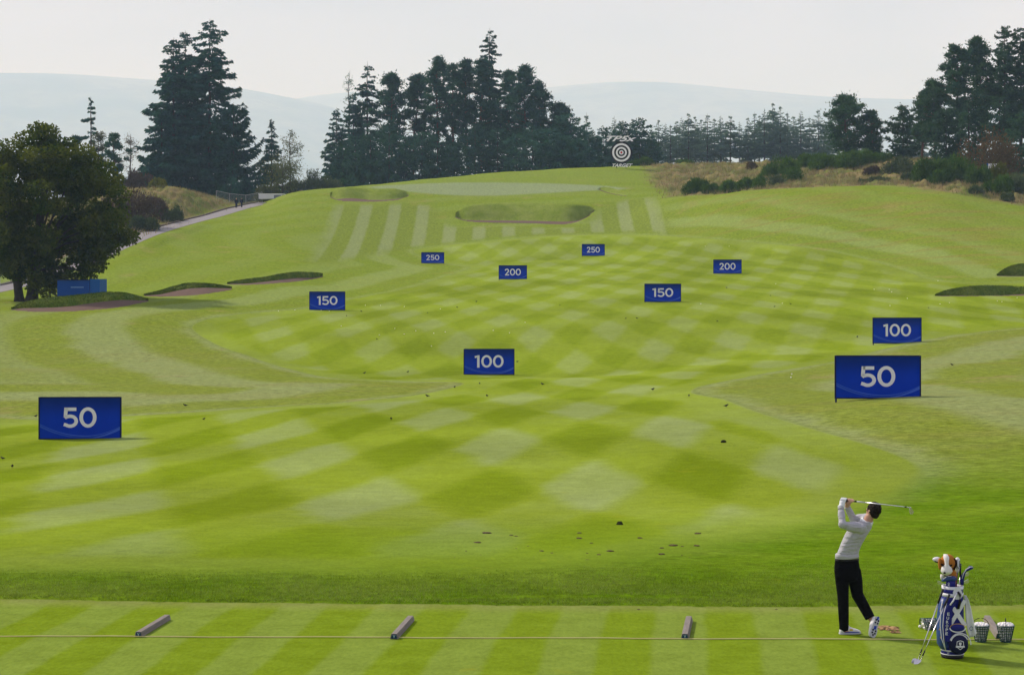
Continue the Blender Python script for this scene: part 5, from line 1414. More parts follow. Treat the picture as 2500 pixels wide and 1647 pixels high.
# ---------------------------------------------------------------- ball baskets
M_WIRE = plain('green_plastic', (0.006, 0.060, 0.050), 0.45, 0.4); M_WIRED = plain('black_handle', (0.012, 0.014, 0.015), 0.5)
def basket(loc, rot, handle_rz, label, fill, balls_label, tipped=False):
    hh, r0, r1 = 0.20, 0.066, 0.108
    root = empty('ball_basket', loc); root.rotation_euler = rot
    rad = lambda z: r0 + (r1 - r0) * z / hh
    nb = 20
    for k in range(nb):
        a = 2 * math.pi * k / nb
        MB().tube([(r0 * math.cos(a), r0 * math.sin(a), 0), (r1 * math.cos(a), r1 * math.sin(a), hh)], 0.0042, 5).build('rib', M_WIRE, root)
    for z, rr in ((0.004, 0.006), (0.036, 0.0042), (0.072, 0.0042), (0.108, 0.0042), (0.144, 0.0042), (0.174, 0.005), (hh, 0.008)):
        pts = [(rad(z) * math.cos(2 * math.pi * k / 28), rad(z) * math.sin(2 * math.pi * k / 28), z) for k in range(29)]
        MB().tube(pts, rr, 5, False).build('rim' if z == hh else 'hoop', M_WIRE, root)
    bmb = MB(); bmb.loft([[(r0 * math.cos(2 * math.pi * k / 20), r0 * math.sin(2 * math.pi * k / 20), z) for k in range(20)] for z in (0, 0.006)]); bmb.build('base', M_WIRE, root)
    ca, sa = math.cos(handle_rz), math.sin(handle_rz)
    hp = [(r1 * math.cos(t) * ca, r1 * math.cos(t) * sa, hh - 0.01 + 0.105 * math.sin(t)) for t in np.linspace(0, math.pi, 17)]
    if tipped: hp = [(p[0], -abs(0.09 * math.sin(t)) - 0.02, hh + 0.0 - 0.07 * math.sin(t)) for p, t in zip(hp, np.linspace(0, math.pi, 17))]
    MB().tube(hp, 0.0042, 6).build('handle', M_WIRED, root)
    tag(root, label, 'basket', 'green wire baskets of golf balls')
    M = Matrix.Translation(loc) @ Matrix.Rotation(rot[2], 4, 'Z') @ Matrix.Rotation(rot[1], 4, 'Y') @ Matrix.Rotation(rot[0], 4, 'X')
    qq = random.Random(int(loc[0] * 100))
    spots = []
    z = 0.030; layer = 0
    while z < hh + 0.012 * (not tipped):
        rr = rad(min(z, hh)) - 0.027
        n = max(5, int(2 * math.pi * rr / 0.045)); ph = layer * 0.4
        for k in range(n): spots.append((rr * math.cos(2 * math.pi * k / n + ph), rr * math.sin(2 * math.pi * k / n + ph), z + qq.uniform(-0.003, 0.003)))
        if z > 0.15:
            n2 = max(2, int(2 * math.pi * max(0.005, rr - 0.042) / 0.045))
            for k in range(n2): spots.append(((rr - 0.042) * math.cos(2 * math.pi * k / n2 + 1), (rr - 0.042) * math.sin(2 * math.pi * k / n2 + 1), z + 0.010))
            if not tipped: spots.append((0, 0, z + 0.016))
        z += 0.036; layer += 1
    for sx, sy, sz in spots:
        w = M @ Vector((sx, sy, sz))
        if tipped and not fill(Vector((sx, sy, sz)), w): continue
        o = obj('golf_ball', ball_me, M_BALL, None, w); tag(o, balls_label, 'ball', balls_label + 's')
bg = ground_at(2394, 1568); basket((bg.x, bg.y, 0.004), (0, 0, 0), 0.0, 'left upright green basket heaped with golf balls beside the bag', None, 'white golf ball in the left upright basket')
bg = ground_at(2455, 1568); basket((bg.x, bg.y, 0.004), (0, 0, 0.2), 1.15, 'right upright green basket heaped with golf balls', None, 'white golf ball in the right upright basket')
bg = ground_at(2285, 1536)
tl = math.atan2(0.108 - 0.066, 0.20)
basket((bg.x + 0.02, bg.y, 0.072), (0, -math.pi / 2 - tl, 0.12), 0.3, 'green basket tipped on its side behind the golf bag', lambda p, w: w.z < 0.118, 'white golf ball in the tipped basket', True)
g0 = ground_at(2246, 1534); o = obj('golf_ball', ball_me, M_BALL, None, (g0.x, g0.y, 0.026)); tag(o, 'single golf ball rolling out of the tipped basket', 'ball')

# ---------------------------------------------------------------- golf bag and what stands in it
M_BAGB = plain('bag_blue_leather', (0.010, 0.013, 0.185), 0.4, 0.25, var=0.08, scale=4)
M_BAGN = plain('bag_navy_leather', (0.006, 0.008, 0.050), 0.42, 0.22, var=0.1, scale=4)
M_BAGS = plain('bag_side_blue', (0.014, 0.050, 0.200), 0.4, 0.45, var=0.1, scale=4)
M_BAGW = plain('bag_white_leather', (0.66, 0.69, 0.74), 0.45, 0.4, var=0.05, scale=6)
M_BLK = plain('black_rubber', (0.010, 0.010, 0.011), 0.6, 0.3)
M_GOLD = plain('gold_print', (0.58, 0.36, 0.06), 0.5)
M_CHROME = plain('polished_steel', (0.62, 0.63, 0.65), 0.22, 0.5, 0.9)
M_CLOTH = plain('white_towel', (0.68, 0.71, 0.73), 0.95, 0.05, var=0.05, scale=12, bump=0.3)
BGX = (2325 - CX) * 22.52 / FPX; BGY = 22.52
K = 0.00098
def L(cx, cy, y): return Vector(((cx - 632) * K, y, (1405 - cy) * K * 1.016))
bag = empty('golf_bag', (BGX, BGY, 0))
def rings_at(spec, n=28): return [ring(((a + b) / 2, (c + d) / 2, z), X_, Y_, (b - a) / 2, (d - c) / 2, n) for z, a, b, c, d in spec]
MB().loft(rings_at([(0.002, -0.128, 0.128, -0.125, 0.125), (0.012, -0.134, 0.134, -0.13, 0.13), (0.048, -0.134, 0.134, -0.13, 0.13)])).build('base', M_BLK, bag, True)
MB().loft(rings_at([(0.046, -0.139, 0.139, -0.135, 0.135), (0.056, -0.140, 0.140, -0.136, 0.136)])).build('base_piping', M_BAGW, bag, True)
MB().loft(rings_at([(0.056, -0.136, 0.136, -0.132, 0.132), (0.098, -0.136, 0.136, -0.132, 0.132)])).build('base_band', M_BAGB, bag, True)
MB().loft(rings_at([(0.092, -0.141, 0.141, -0.137, 0.137), (0.106, -0.140, 0.140, -0.136, 0.136)])).build('base_piping', M_BAGW, bag, True)
MB().loft(rings_at([(0.098, -0.138, 0.136, -0.132, 0.14), (0.16, -0.150, 0.150, -0.132, 0.15), (0.25, -0.155, 0.155, -0.130, 0.15), (0.40, -0.150, 0.140, -0.125, 0.14), (0.60, -0.145, 0.137, -0.122, 0.13), (0.72, -0.130, 0.132, -0.122, 0.125), (0.755, -0.124, 0.128, -0.122, 0.122)])).build('body', M_BAGB, bag, True)
MB().loft(rings_at([(0.11, -0.150, -0.03, -0.10, 0.10), (0.17, -0.185, -0.03, -0.115, 0.11), (0.30, -0.190, -0.03, -0.115, 0.11), (0.50, -0.182, -0.03, -0.11, 0.11), (0.66, -0.168, -0.03, -0.10, 0.10), (0.725, -0.142, -0.04, -0.08, 0.08)], 20)).build('side_pocket', M_BAGS, bag, True)
MB().loft(rings_at([(0.10, 0.03, 0.150, -0.09, 0.10), (0.15, 0.03, 0.186, -0.10, 0.11), (0.24, 0.03, 0.190, -0.10, 0.11), (0.33, 0.03, 0.160, -0.09, 0.10)], 20)).build('side_pocket', M_BAGN, bag, True)
# front pockets, bulging towards the viewer
def pad(cx, cy, hw, hh, y0, y1, mat, name, bulge=0.7, n=26):
    c0 = L(cx, cy, y0); rings_ = []
    for f, yy in ((1.0, y0 + 0.03), (1.0, y0), (0.93, y0 + (y1 - y0) * 0.6), (0.72, y0 + (y1 - y0) * 0.9), (0.3, y1)):
        rings_.append(ring((c0.x, yy, c0.z), X_, Z_, hw * f, hh * f, n, 0.85))
    mb = MB(); mb.loft(rings_[::-1]); return mb.build(name, mat, bag, True)
pad(678, 1215, 0.118, 0.128, -0.125, -0.185, M_BAGN, 'front_pocket')
pad(662, 1020, 0.090, 0.048, -0.125, -0.155, M_BAGB, 'valuables_pocket')
def arc_strip(cx, cy, hw, hh, t0, t1, w, y, mat, name):
    c = L(cx, cy, y); V = []; n = 20
    for k in range(n + 1):
        t = math.radians(t0 + (t1 - t0) * k / n)
        for e in (-w / 2, w / 2): V.append((c.x + (hw + e) * math.cos(t), y, c.z + (hh + e) * math.sin(t)))
    return MB().add(V, [(2 * k, 2 * k + 1, 2 * k + 3, 2 * k + 2) for k in range(n)]).build(name, mat, bag)
arc_strip(678, 1200, 0.105, 0.105, 25, 165, 0.012, -0.178, M_BAGW, 'piping')
arc_strip(690, 1210, 0.128, 0.128, -5, 160, 0.012, -0.165, M_BAGW, 'piping')
arc_strip(662, 1020, 0.094, 0.050, 180, 360, 0.014, -0.152, M_BAGW, 'piping')
arc_strip(662, 1020, 0.094, 0.050, 0, 180, 0.006, -0.152, M_GOLD, 'piping')
# crest on the front pocket: shield, cup, ribbon
cr_ = MB(); c = L(683, 1222, -0.191)
def poly2(mb, pts, y): mb.add([(c.x + a, y, c.z + b) for a, b in pts], [tuple(range(len(pts)))])
sh = [(-0.042, 0.045), (-0.02, 0.055), (0, 0.060), (0.02, 0.055), (0.042, 0.045), (0.044, -0.005), (0.03, -0.035), (0, -0.055), (-0.03, -0.035), (-0.044, -0.005)]
V = [(c.x + a * f, c.y, c.z + b * f) for f in (1.0, 0.84) for a, b in sh]
cr_.add(V, [(k, (k + 1) % 10, 10 + (k + 1) % 10, 10 + k) for k in range(10)])
poly2(cr_, [(-0.016, 0.035), (0.016, 0.035), (0.014, 0.008), (0.005, -0.002), (0.004, -0.016), (0.012, -0.022), (-0.012, -0.022), (-0.004, -0.016), (-0.005, -0.002), (-0.014, 0.008)], c.y - 0.001)
poly2(cr_, [(-0.056, -0.006), (0.056, -0.006), (0.050, -0.016), (0.056, -0.026), (-0.056, -0.026), (-0.050, -0.016)], c.y - 0.002)
cr_.build('crest', M_BAGW, bag)
# saltire
sal = MB()
for (a, b), (d, e), w in (((610, 780), (762, 1000), 0.050), ((757, 690), (582, 975), 0.046)):
    p, q_ = L(a, b, -0.1275), L(d, e, -0.1275); dd = (q_ - p).normalized(); nn = Vector((dd.z, 0, -dd.x)) * w / 2
    y = -0.1275 - (0.0015 if a > 700 else 0)
    sal.add([(v.x, y - 0.004, v.z) for v in (p - nn, p + nn, q_ + nn, q_ - nn)], [(0, 1, 2, 3)])
sal.build('saltire', M_BAGW, bag)
# lettered strap
st = MB(); st.loft([[(L(a, cy, 0).x, -0.150, L(a, cy, 0).z), (L(b, cy, 0).x, -0.150, L(b, cy, 0).z), (L(b, cy, 0).x, -0.128, L(b, cy, 0).z), (L(a, cy, 0).x, -0.128, L(a, cy, 0).z)] for a, b, cy in ((515, 580, 1185), (500, 585, 1060), (498, 590, 920), (515, 600, 800), (545, 615, 745))])
st.build('strap', M_BAGB, bag)
letters = MB()
for ch, cy, cx in zip('EUROPE', (852, 900, 948, 995, 1042, 1088), (548, 540, 534, 530, 528, 526)):
    V, F = text_mesh(ch, 0.02); p = L(cx, cy, -0.1525)
    letters.add([(p.x + v[0] * 0.030, -0.1525, p.z + v[1] * 0.036) for v in V], F)
letters.build('lettering', M_BAGW, bag)
V, F = text_mesh('GOLF', 0.02); gl_ = MB(); gl_.add([(v[0] * 0.045 - 0.07, -0.1345 + 0.018, v[1] * 0.018 + 0.076) for v in V], F)
gl_.build('base_lettering', M_BAGW, bag)
stars = MB()
for cx, cy in ((478, 745), (462, 825), (455, 1050), (468, 1145)):
    p = L(cx, cy, 0); ang = math.pi * 0.78
    xx = max(p.x, -0.172); yy = -0.118 * math.sqrt(max(0.05, 1 - ((xx + 0.107) / 0.082) ** 2)) - 0.006
    stars.add([(xx + 0.016 * (1 if k % 2 == 0 else 0.42) * math.sin(k * math.pi / 5), yy, p.z + 0.018 * (1 if k % 2 == 0 else 0.42) * math.cos(k * math.pi / 5)) for k in range(10)], [tuple(range(10))])
stars.build('gold_stars', M_GOLD, bag)
for pts_ in ([(490, 690), (462, 800), (455, 1000), (470, 1150), (520, 1290)], [(545, 700), (500, 850), (488, 1000), (500, 1180), (520, 1300)]):
    MB().tube([L(a, b, -0.118 if i not in (0,) else -0.10) for i, (a, b) in enumerate(pts_)], 0.0055, 6).build('piping', M_BAGW, bag, True)
MB().loft(rings_at([(0.745, -0.127, 0.131, -0.126, 0.126), (0.785, -0.129, 0.133, -0.128, 0.128)])).build('collar_ring', M_BAGW, bag, True)
MB().loft(rings_at([(0.785, -0.124, 0.128, -0.122, 0.122), (0.835, -0.124, 0.128, -0.122, 0.122)])).build('collar_band', M_BAGB, bag, True)
col_top = MB(); col_top.loft(rings_at([(0.835, -0.128, 0.132, -0.127, 0.127), (0.868, -0.128, 0.132, -0.127, 0.127), (0.868, -0.108, 0.112, -0.107, 0.107), (0.845, -0.108, 0.112, -0.107, 0.107)]), cap=False); col_top.build('collar_rim', M_BAGW, bag, True)
MB().loft(rings_at([(0.800, -0.108, 0.112, -0.107, 0.107), (0.845, -0.108, 0.112, -0.107, 0.107)])).build('club_divider', M_BLK, bag, True)
br = MB(); br.loft([[(L(a, cy, 0).x, y, L(a, cy, 0).z) for a, y in ((x0, -0.132), (x1, -0.132), (x1, -0.120), (x0, -0.120))] for x0, x1, cy in ((640, 692, 535), (610, 720, 590), (612, 722, 640), (640, 700, 680))])
br.build('handle_plate', M_BAGW, bag)
MB().tube([L(668, 590, -0.135), L(690, 620, -0.155), L(690, 700, -0.150), L(672, 790, -0.135)], 0.016, 8).build('handle', M_BLK, bag, True)
MB().tube([L(655, 600, -0.140), L(610, 690, -0.150), L(570, 745, -0.150)], 0.010, 8).build('strap_web', M_BAGW, bag, True)
tag(bag, 'blue and white tour golf bag with a white saltire and lettered strap', 'golf bag')

def world_of(v): return Vector(v) + Vector((BGX, BGY, 0))
def in_bag(name, label, cat, cx, cy, y, build, group=None):
    o = empty(name, world_of(L(cx, cy, y))); org = L(cx, cy, y)
    build(o, lambda a, b, yy=0.0: L(a, b, y + yy) - org)
    return tag(o, label, cat, group)
M_PLUSH = NT('tan_plush'); _a = M_PLUSH.noise(M_PLUSH.objco(), 40.0, 4.0, 0.7)
M_PLUSH = M_PLUSH.finish(M_PLUSH.mix(_a, (0.28, 0.10, 0.018), (0.52, 0.22, 0.045)), 0.95, 0.05, normal=M_PLUSH.bump(_a, 0.8, 0.02))
M_PLW_ = plain('white_plush', (0.72, 0.72, 0.70), 0.95, 0.05, var=0.06, scale=30, bump=0.6); M_PLB = plain('dark_plush', (0.022, 0.012, 0.008), 0.95, 0.05, var=0.2, scale=30)
def dog(o, l):
    MB().tube([l(650, 545, 0), l(640, 470, 0), l(622, 400, 0), l(600, 350, 0)], [0.022, 0.045, 0.062, 0.06], 12).build('neck', M_PLUSH, o, True)
    h = MB(); h.ball(l(575, 250, 0), (0.092, 0.088, 0.100), 20, 14); h.build('head', M_PLUSH, o, True)
    b = MB(); b.loft([ring(l(540, cy, yy), X_, Y_, w, d, 14) for cy, w, d, yy in ((150, 0.024, 0.03, -0.02), (180, 0.036, 0.04, -0.062), (225, 0.026, 0.03, -0.082), (265, 0.022, 0.03, -0.085), (300, 0.06, 0.05, -0.07), (340, 0.072, 0.06, -0.085), (372, 0.055, 0.05, -0.085), (392, 0.02, 0.02, -0.075))]); b.build('muzzle', M_PLW_, o, True)
    MB().ball(l(502, 357, -0.135), (0.016, 0.012, 0.012), 10, 8).build('nose', M_BLK, o, True)
    MB().tube([l(505, 385, -0.120), l(520, 402, -0.115), l(545, 405, -0.10)], 0.005, 6).build('mouth', M_BLK, o, True)
    for cx, cy, w, tlt in ((487, 268, 0.022, 0.5), (575, 280, 0.038, -0.35)):
        MB().ball(l(cx, cy, -0.080), (w, 0.018, 0.015), 12, 8, Matrix.Rotation(tlt, 3, 'Y')).build('eye_patch', M_PLB, o, True)
    for cx, sx in ((645, 0.030), (468, 0.020)):
        e = MB(); e.loft([ring(l(cx, cy, -0.03), X_, Y_, w, 0.022, 12) for cy, w in ((195, 0.010), (220, sx), (270, sx * 1.15), (310, sx * 0.8), (330, 0.008))]); e.build('ear', M_PLB if cx > 600 else M_PLUSH, o, True)
    s = MB(); s.tube([l(500, 395, -0.03), l(492, 430, -0.03), l(510, 465, -0.02)], [0.024, 0.02, 0.016], 8); s.build('ruff', M_PLW_, o, True)
    MB().tube([l(650, 545, 0), l(652, 700, 0)], 0.006, 8).build('shaft', M_CHROME, o)
in_bag('dog_head_cover', 'tan and white plush dog head cover standing out of the golf bag', 'head cover', 600, 400, -0.01, dog)
def putter_cover(o, l):
    b = MB(); b.loft([ring(l(cx, cy), X_, Y_, w, d, 14, 0.7) for cx, cy, w, d in ((705, 198, 0.012, 0.02), (703, 215, 0.028, 0.03), (705, 290, 0.028, 0.03), (704, 350, 0.020, 0.024), (702, 385, 0.013, 0.016))]); b.build('cover', M_BAGW, o, True)
    MB().tube([l(690, 220, -0.03), l(688, 300, -0.033), l(708, 330, -0.032), l(722, 300, -0.03), l(724, 230, -0.025)], 0.004, 6).build('piping', M_BAGN, o, True)
    MB().tube([l(702, 380), l(690, 545), l(684, 680)], 0.007, 8).build('shaft', plain('purple_shaft', (0.10, 0.012, 0.09), 0.3), o, True)
in_bag('putter_cover', 'white head cover between the plush dog and the blue covers', 'head cover', 702, 380, 0.03, putter_cover)
def small_cover(o, l):
    b = MB(); b.loft([ring(l(cx, cy), Vector((0.25, 0, 1)).normalized(), Y_, w, d, 12) for cx, cy, w, d in ((405, 218, 0.010, 0.012), (425, 222, 0.026, 0.03), (455, 228, 0.036, 0.035), (490, 240, 0.036, 0.035))]); b.build('cover', M_BAGW, o, True)
    b = MB(); b.loft([ring(l(cx, cy), Vector((0.25, 0, 1)).normalized(), Y_, w, d, 12) for cx, cy, w, d in ((410, 232, 0.006, 0.010), (435, 246, 0.012, 0.031), (470, 258, 0.014, 0.033))]); b.build('trim', M_BAGN, o, True)
    MB().tube([l(485, 245), l(590, 545), l(610, 700)], 0.006, 8).build('shaft', M_CHROME, o)
in_bag('wood_cover', 'small white and navy head cover poking out left behind the plush dog', 'head cover', 450, 230, 0.06, small_cover)
def blue_cover(o, l):
    b = MB(); b.loft([ring(l(cx, cy), n_, Y_, w, d, 14) for cx, cy, w, d, n_ in ((745, 520, 0.022, 0.024, X_), (745, 450, 0.024, 0.026, X_), (762, 390, 0.028, 0.03, Vector((.9, 0, .4))), (790, 345, 0.032, 0.034, Vector((.6, 0, .8))), (830, 320, 0.030, 0.034, Vector((.25, 0, 1))), (865, 312, 0.020, 0.024, Vector((.1, 0, 1))), (880, 312, 0.010, 0.012, Vector((0, 0, 1))))]); b.build('cover', M_BAGB, o, True)
    MB().tube([l(738, 440, -0.024), l(752, 385, -0.032), l(785, 328, -0.036), l(835, 300, -0.034), l(868, 300, -0.02)], 0.0045, 6).build('piping', M_BAGW, o, True)
    MB().tube([l(745, 520), l(735, 680)], 0.007, 8).build('shaft', M_CHROME, o)
in_bag('wood_cover', 'long blue head cover curving out at the right of the golf bag', 'head cover', 745, 520, -0.03, blue_cover)
def hat_cover(o, l):
    b = MB(); b.loft([ring(l(cx, cy), n_, Y_, w, d, 14) for cx, cy, w, d, n_ in ((488, 465, 0.010, 0.012, Z_), (505, 455, 0.024, 0.034, Z_), (545, 440, 0.034, 0.042, Z_), (600, 438, 0.036, 0.045, Z_), (645, 440, 0.034, 0.040, Z_), (668, 445, 0.018, 0.02, Z_))]); b.build('cover', M_BAGS, o, True)
    b = MB(); b.loft([ring(l(600, cy), X_, Y_, 0.058, 0.034, 16) for cy in (465, 500, 545)]); b.build('sleeve', M_BAGB, o, True)
    MB().tube([l(498, 440, -0.036), l(540, 410, -0.038), l(600, 405, -0.03)], 0.004, 6).build('piping', M_BAGW, o, True)
    V, F = text_mesh('URO', 0.02); t_ = MB(); p = l(565, 508, -0.032); t_.add([(p.x - v[1] * 0.022, p.y - 0.004, p.z - v[0] * 0.05 * -1) for v in V], F); t_.build('lettering', M_BAGW, o)
    MB().tube([l(600, 540), l(605, 690)], 0.007, 8).build('shaft', M_CHROME, o)
in_bag('wood_cover', 'blue padded head cover in front of the plush dog', 'head cover', 600, 500, -0.055, hat_cover)
def iron_head(mb, c, ax_up, ax_out, w=0.075, h=0.045, t=0.012):
    c = Vector(c); u = Vector(ax_out).normalized(); v = Vector(ax_up).normalized(); n_ = u.cross(v)
    outl = [(0, -0.15), (0.25, -0.42), (0.7, -0.50), (0.98, -0.30), (1.0, 0.10), (0.85, 0.45), (0.55, 0.40), (0.15, 0.12), (0, 0.10)]
    mb.loft([[c + u * (a * w) + v * (b * h) + n_ * s for a, b in outl] for s in (-t / 2, t / 2)])
def iron(o, l, hx, hy, ox, dirx):
    mb = MB(); iron_head(mb, l(hx, hy), (0.1 * dirx, 0, 1), (dirx, 0.1, 0.12), 0.070, 0.048); mb.build('club_head', M_CHROME, o)
    MB().tube([l(hx, hy), l(hx - dirx * 6, hy + 12), l(ox, 545), l(ox - dirx * 4, 690)], 0.0055, 8).build('shaft', M_CHROME, o, True)
for hx, hy, ox, dr, lab, y in ((512, 500, 545, -1, 'steel iron head showing at the left of the bag top', -0.04), (778, 408, 742, 1, 'upper of two dark iron heads at the right of the bag top', 0.03), (765, 488, 740, 1, 'lower of two dark iron heads at the right of the bag top', -0.01)):
    in_bag('iron_club', lab, 'golf club', hx, hy, y, lambda o, l: iron(o, l, hx, hy, ox, dr), 'irons standing in the golf bag')
def grip_up(o, l):
    MB().tube([l(741, 272), l(740, 430)], [0.0125, 0.011], 10).build('grip', M_BLK, o, True); MB().tube([l(740, 430), l(722, 560), l(715, 690)], 0.006, 8).build('shaft', M_CHROME, o, True)
in_bag('golf_club', 'club stood grip-up with a black grip between the covers', 'golf club', 740, 430, 0.04, grip_up)

# two wedges leaning on the bag
for k, (hx, hy, gx0, gy0, gx1, gy1, yb, yt, lab) in enumerate([(212, 1392, 462, 690, 518, 542, -0.30, -0.10, 'left of the two wedges leaning on the golf bag'), (240, 1428, 540, 742, 598, 606, -0.36, -0.19, 'right of the two wedges leaning on the golf bag')]):
    # foot of the shaft on the turf, grip against the bag
    D0 = BGY + yb; px0 = 2200 + hx / 5.057; foot = Vector(((px0 - CX) * D0 / FPX, D0, 0.035))
    top = P(2200 + gx1 / 5.057, 1330 + gy1 / 5.057, BGY + yt); gb = foot.lerp(top, 0.80)
    o = empty('wedge_club', foot)
    MB().tube([Vector((0, 0, 0)), gb - foot], [0.006, 0.0075], 8).build('shaft', M_CHROME, o, True)
    MB().tube([gb - foot, top - foot], [0.0115, 0.0140], 10).build('grip', M_BLK, o, True)
    fr_ = (gb - foot).normalized(); MB().tube([fr_ * 0.06, fr_ * 0.13], 0.0085, 8).build('ferrule', M_BLK, o, True)
    mb = MB(); iron_head(mb, (0.005, 0, 0.0), (0.2, 0.35, 0.8), (-0.95, -0.35, -0.18), 0.100, 0.070, 0.014); mb.build('club_head', M_CHROME, o)
    tag(o, lab, 'golf club', 'wedges leaning on the golf bag')

# towel
tw = MB(); rows_ = []
for cy, a, b, y in ((640, 765, 785, -0.06), (700, 768, 812, -0.075), (800, 772, 838, -0.085), (900, 776, 858, -0.09), (1000, 785, 880, -0.09), (1080, 800, 905, -0.088), (1112, 812, 912, -0.086), (1150, 818, 880, -0.085)):
    f = []
    for k in range(9):
        u = k / 8; f.append(L(a + (b - a) * u, cy + (-22 * u if cy > 1100 else 0), y + 0.012 * math.sin(u * 9 + cy * 0.004) - 0.02 * u))
    bck = [Vector((p.x, p.y + 0.012, p.z)) for p in f[::-1]]
    rows_.append(f + bck)
tw.loft(rows_); tow = empty('towel', world_of((0, 0, 0)))
tw.build('cloth', M_CLOTH, tow, True)
em = MB(); p = L(835, 1032, -0.122); em.add([(p.x + 0.022 * math.cos(t), p.y, p.z + 0.026 * math.sin(t)) for t in np.linspace(0, 6.0, 14)] + [(p.x + 0.016 * math.cos(t), p.y, p.z + 0.019 * math.sin(t)) for t in np.linspace(0, 6.0, 14)], [(k, k + 1, 15 + k, 14 + k) for k in range(13)])
em.build('emblem', M_BAGS, tow)
tag(tow, 'white towel with a small blue emblem hanging at the right of the golf bag', 'towel')

# ---------------------------------------------------------------- the golfer, seen from behind at the end of his swing
def G(cx, cy, dy=0.0):
    d = 24.0 + dy; return Vector(((2010 + cx / 4.02 - CX) * d / FPX, d, CAM_H + (HY - 1200 - cy / 4.02) * d / FPX))
S_ = 24.0 / FPX / 4.02          # metres per crop pixel
face = Vector((-0.62, 0.78, 0.05)).normalized(); rgt = Vector((0.78, 0.62, 0)).normalized()
hipf = Vector((-0.30, 0.95, 0)).normalized(); hipr = Vector((0.95, 0.30, 0))
LSH, LEL, LWR = G(318, 345, -0.13), G(187, 318, -0.20), G(172, 150, -0.08)
RSH, REL, RWR = G(415, 262, 0.15), G(292, 262, 0.16), G(232, 142, 0.03)
LH, RH = G(196, 100, -0.05), G(262, 100, -0.02)
LHIP, LKN, LAN = G(178, 740, -0.02), G(193, 1010, -0.03), G(203, 1330, 0.0)
RHIP, RKN, RAN = G(298, 745, 0.05), G(335, 1010, 0.03), G(468, 1245, -0.06)
CLB0, CLB1 = G(163, 76, -0.03), G(858, 154, -0.26)
cdir = (CLB1 - CLB0).normalized()
HEADC = G(488, 192, 0.0); hup = Vector((0.10, 0, 1)).normalized(); hface = Vector((-0.55, 0.83, -0.02)).normalized(); hright = hface.cross(hup).normalized()
def hd(r, f, u): return HEADC + hright * r + hface * f + hup * u
body = MB()
# skull, jaw, nose, ears, neck
Rh = Matrix((hright, hface, hup)).transposed()
body.ball(hd(0, -0.005, 0.018), (0.074, 0.092, 0.092), 18, 12, Rh)
body.loft([ring(hd(0, f, u), hright, hface, a, b, 14) for f, u, a, b in ((0.018, 0.02, 0.070, 0.070), (0.030, -0.04, 0.060, 0.062), (0.045, -0.085, 0.045, 0.045), (0.052, -0.112, 0.024, 0.028))])
body.loft([ring(hd(0, f, u), hright, hup, a, b, 8) for f, u, a, b in ((0.07, -0.012, 0.016, 0.028), (0.098, -0.020, 0.013, 0.016), (0.112, -0.026, 0.008, 0.008))])
body.ball(hd(0, 0.088, -0.062), (0.024, 0.012, 0.007), 8, 6, Rh); body.ball(hd(0, 0.086, 0.028), (0.045, 0.012, 0.008), 8, 6, Rh)
for s in (-1, 1): body.ball(hd(s * 0.079, -0.012, -0.004), (0.012, 0.020, 0.034), 8, 6, Rh)
NECK = G(425, 290, 0.03)
body.tube([NECK - hup * 0.04, NECK.lerp(HEADC, 0.5), hd(0, -0.01, -0.03)], [0.068, 0.058, 0.056], 12)
# trunk and limbs under the clothes
def trunk_rings(infl):
    return [ring(G(cx, cy, dy), u, v, a + infl, b + infl, 20, 0.92) for cx, cy, dy, a, b, u, v in (
        (232, 690, 0.0, 0.150, 0.098, hipr, hipf), (233, 640, 0.0, 0.146, 0.098, hipr, hipf), (248, 580, 0.0, 0.142, 0.098, hipr.lerp(rgt, .3), hipf.lerp(face, .3)), (278, 505, 0.0, 0.145, 0.105, hipr.lerp(rgt, .6), hipf.lerp(face, .6)),
        (322, 420, 0.005, 0.160, 0.115, rgt, face), (362, 355, 0.01, 0.165, 0.110, rgt, face), (395, 308, 0.015, 0.125, 0.088, rgt, face), (418, 283, 0.02, 0.075, 0.065, rgt, face))]
body.loft(trunk_rings(-0.03))
def limb(mb, pts, rad, n=12):
    mb.tube(pts, rad, n)
    for p, r in list(zip(pts, rad))[1:-1]: mb.ball(p, r * 0.99, 10, 7)
limb(body, [LSH, LEL, LWR], [0.048, 0.040, 0.027]); limb(body, [RSH, REL, RWR], [0.046, 0.038, 0.027])
limb(body, [LHIP, LKN, LAN], [0.072, 0.050, 0.036]); limb(body, [RHIP, RKN, RAN], [0.072, 0.050, 0.036])
body.ball(G(235, 735, 0.01), (0.125, 0.080, 0.10), 14, 10)
body.tube([LAN, LAN + Vector((0.02, 0.0, -0.045)), LAN + Vector((0.13, 0.02, -0.065))], [0.040, 0.042, 0.030], 10)
body.tube([RAN, G(500, 1265, -0.12), G(478, 1410, -0.20)], [0.040, 0.040, 0.028], 10)
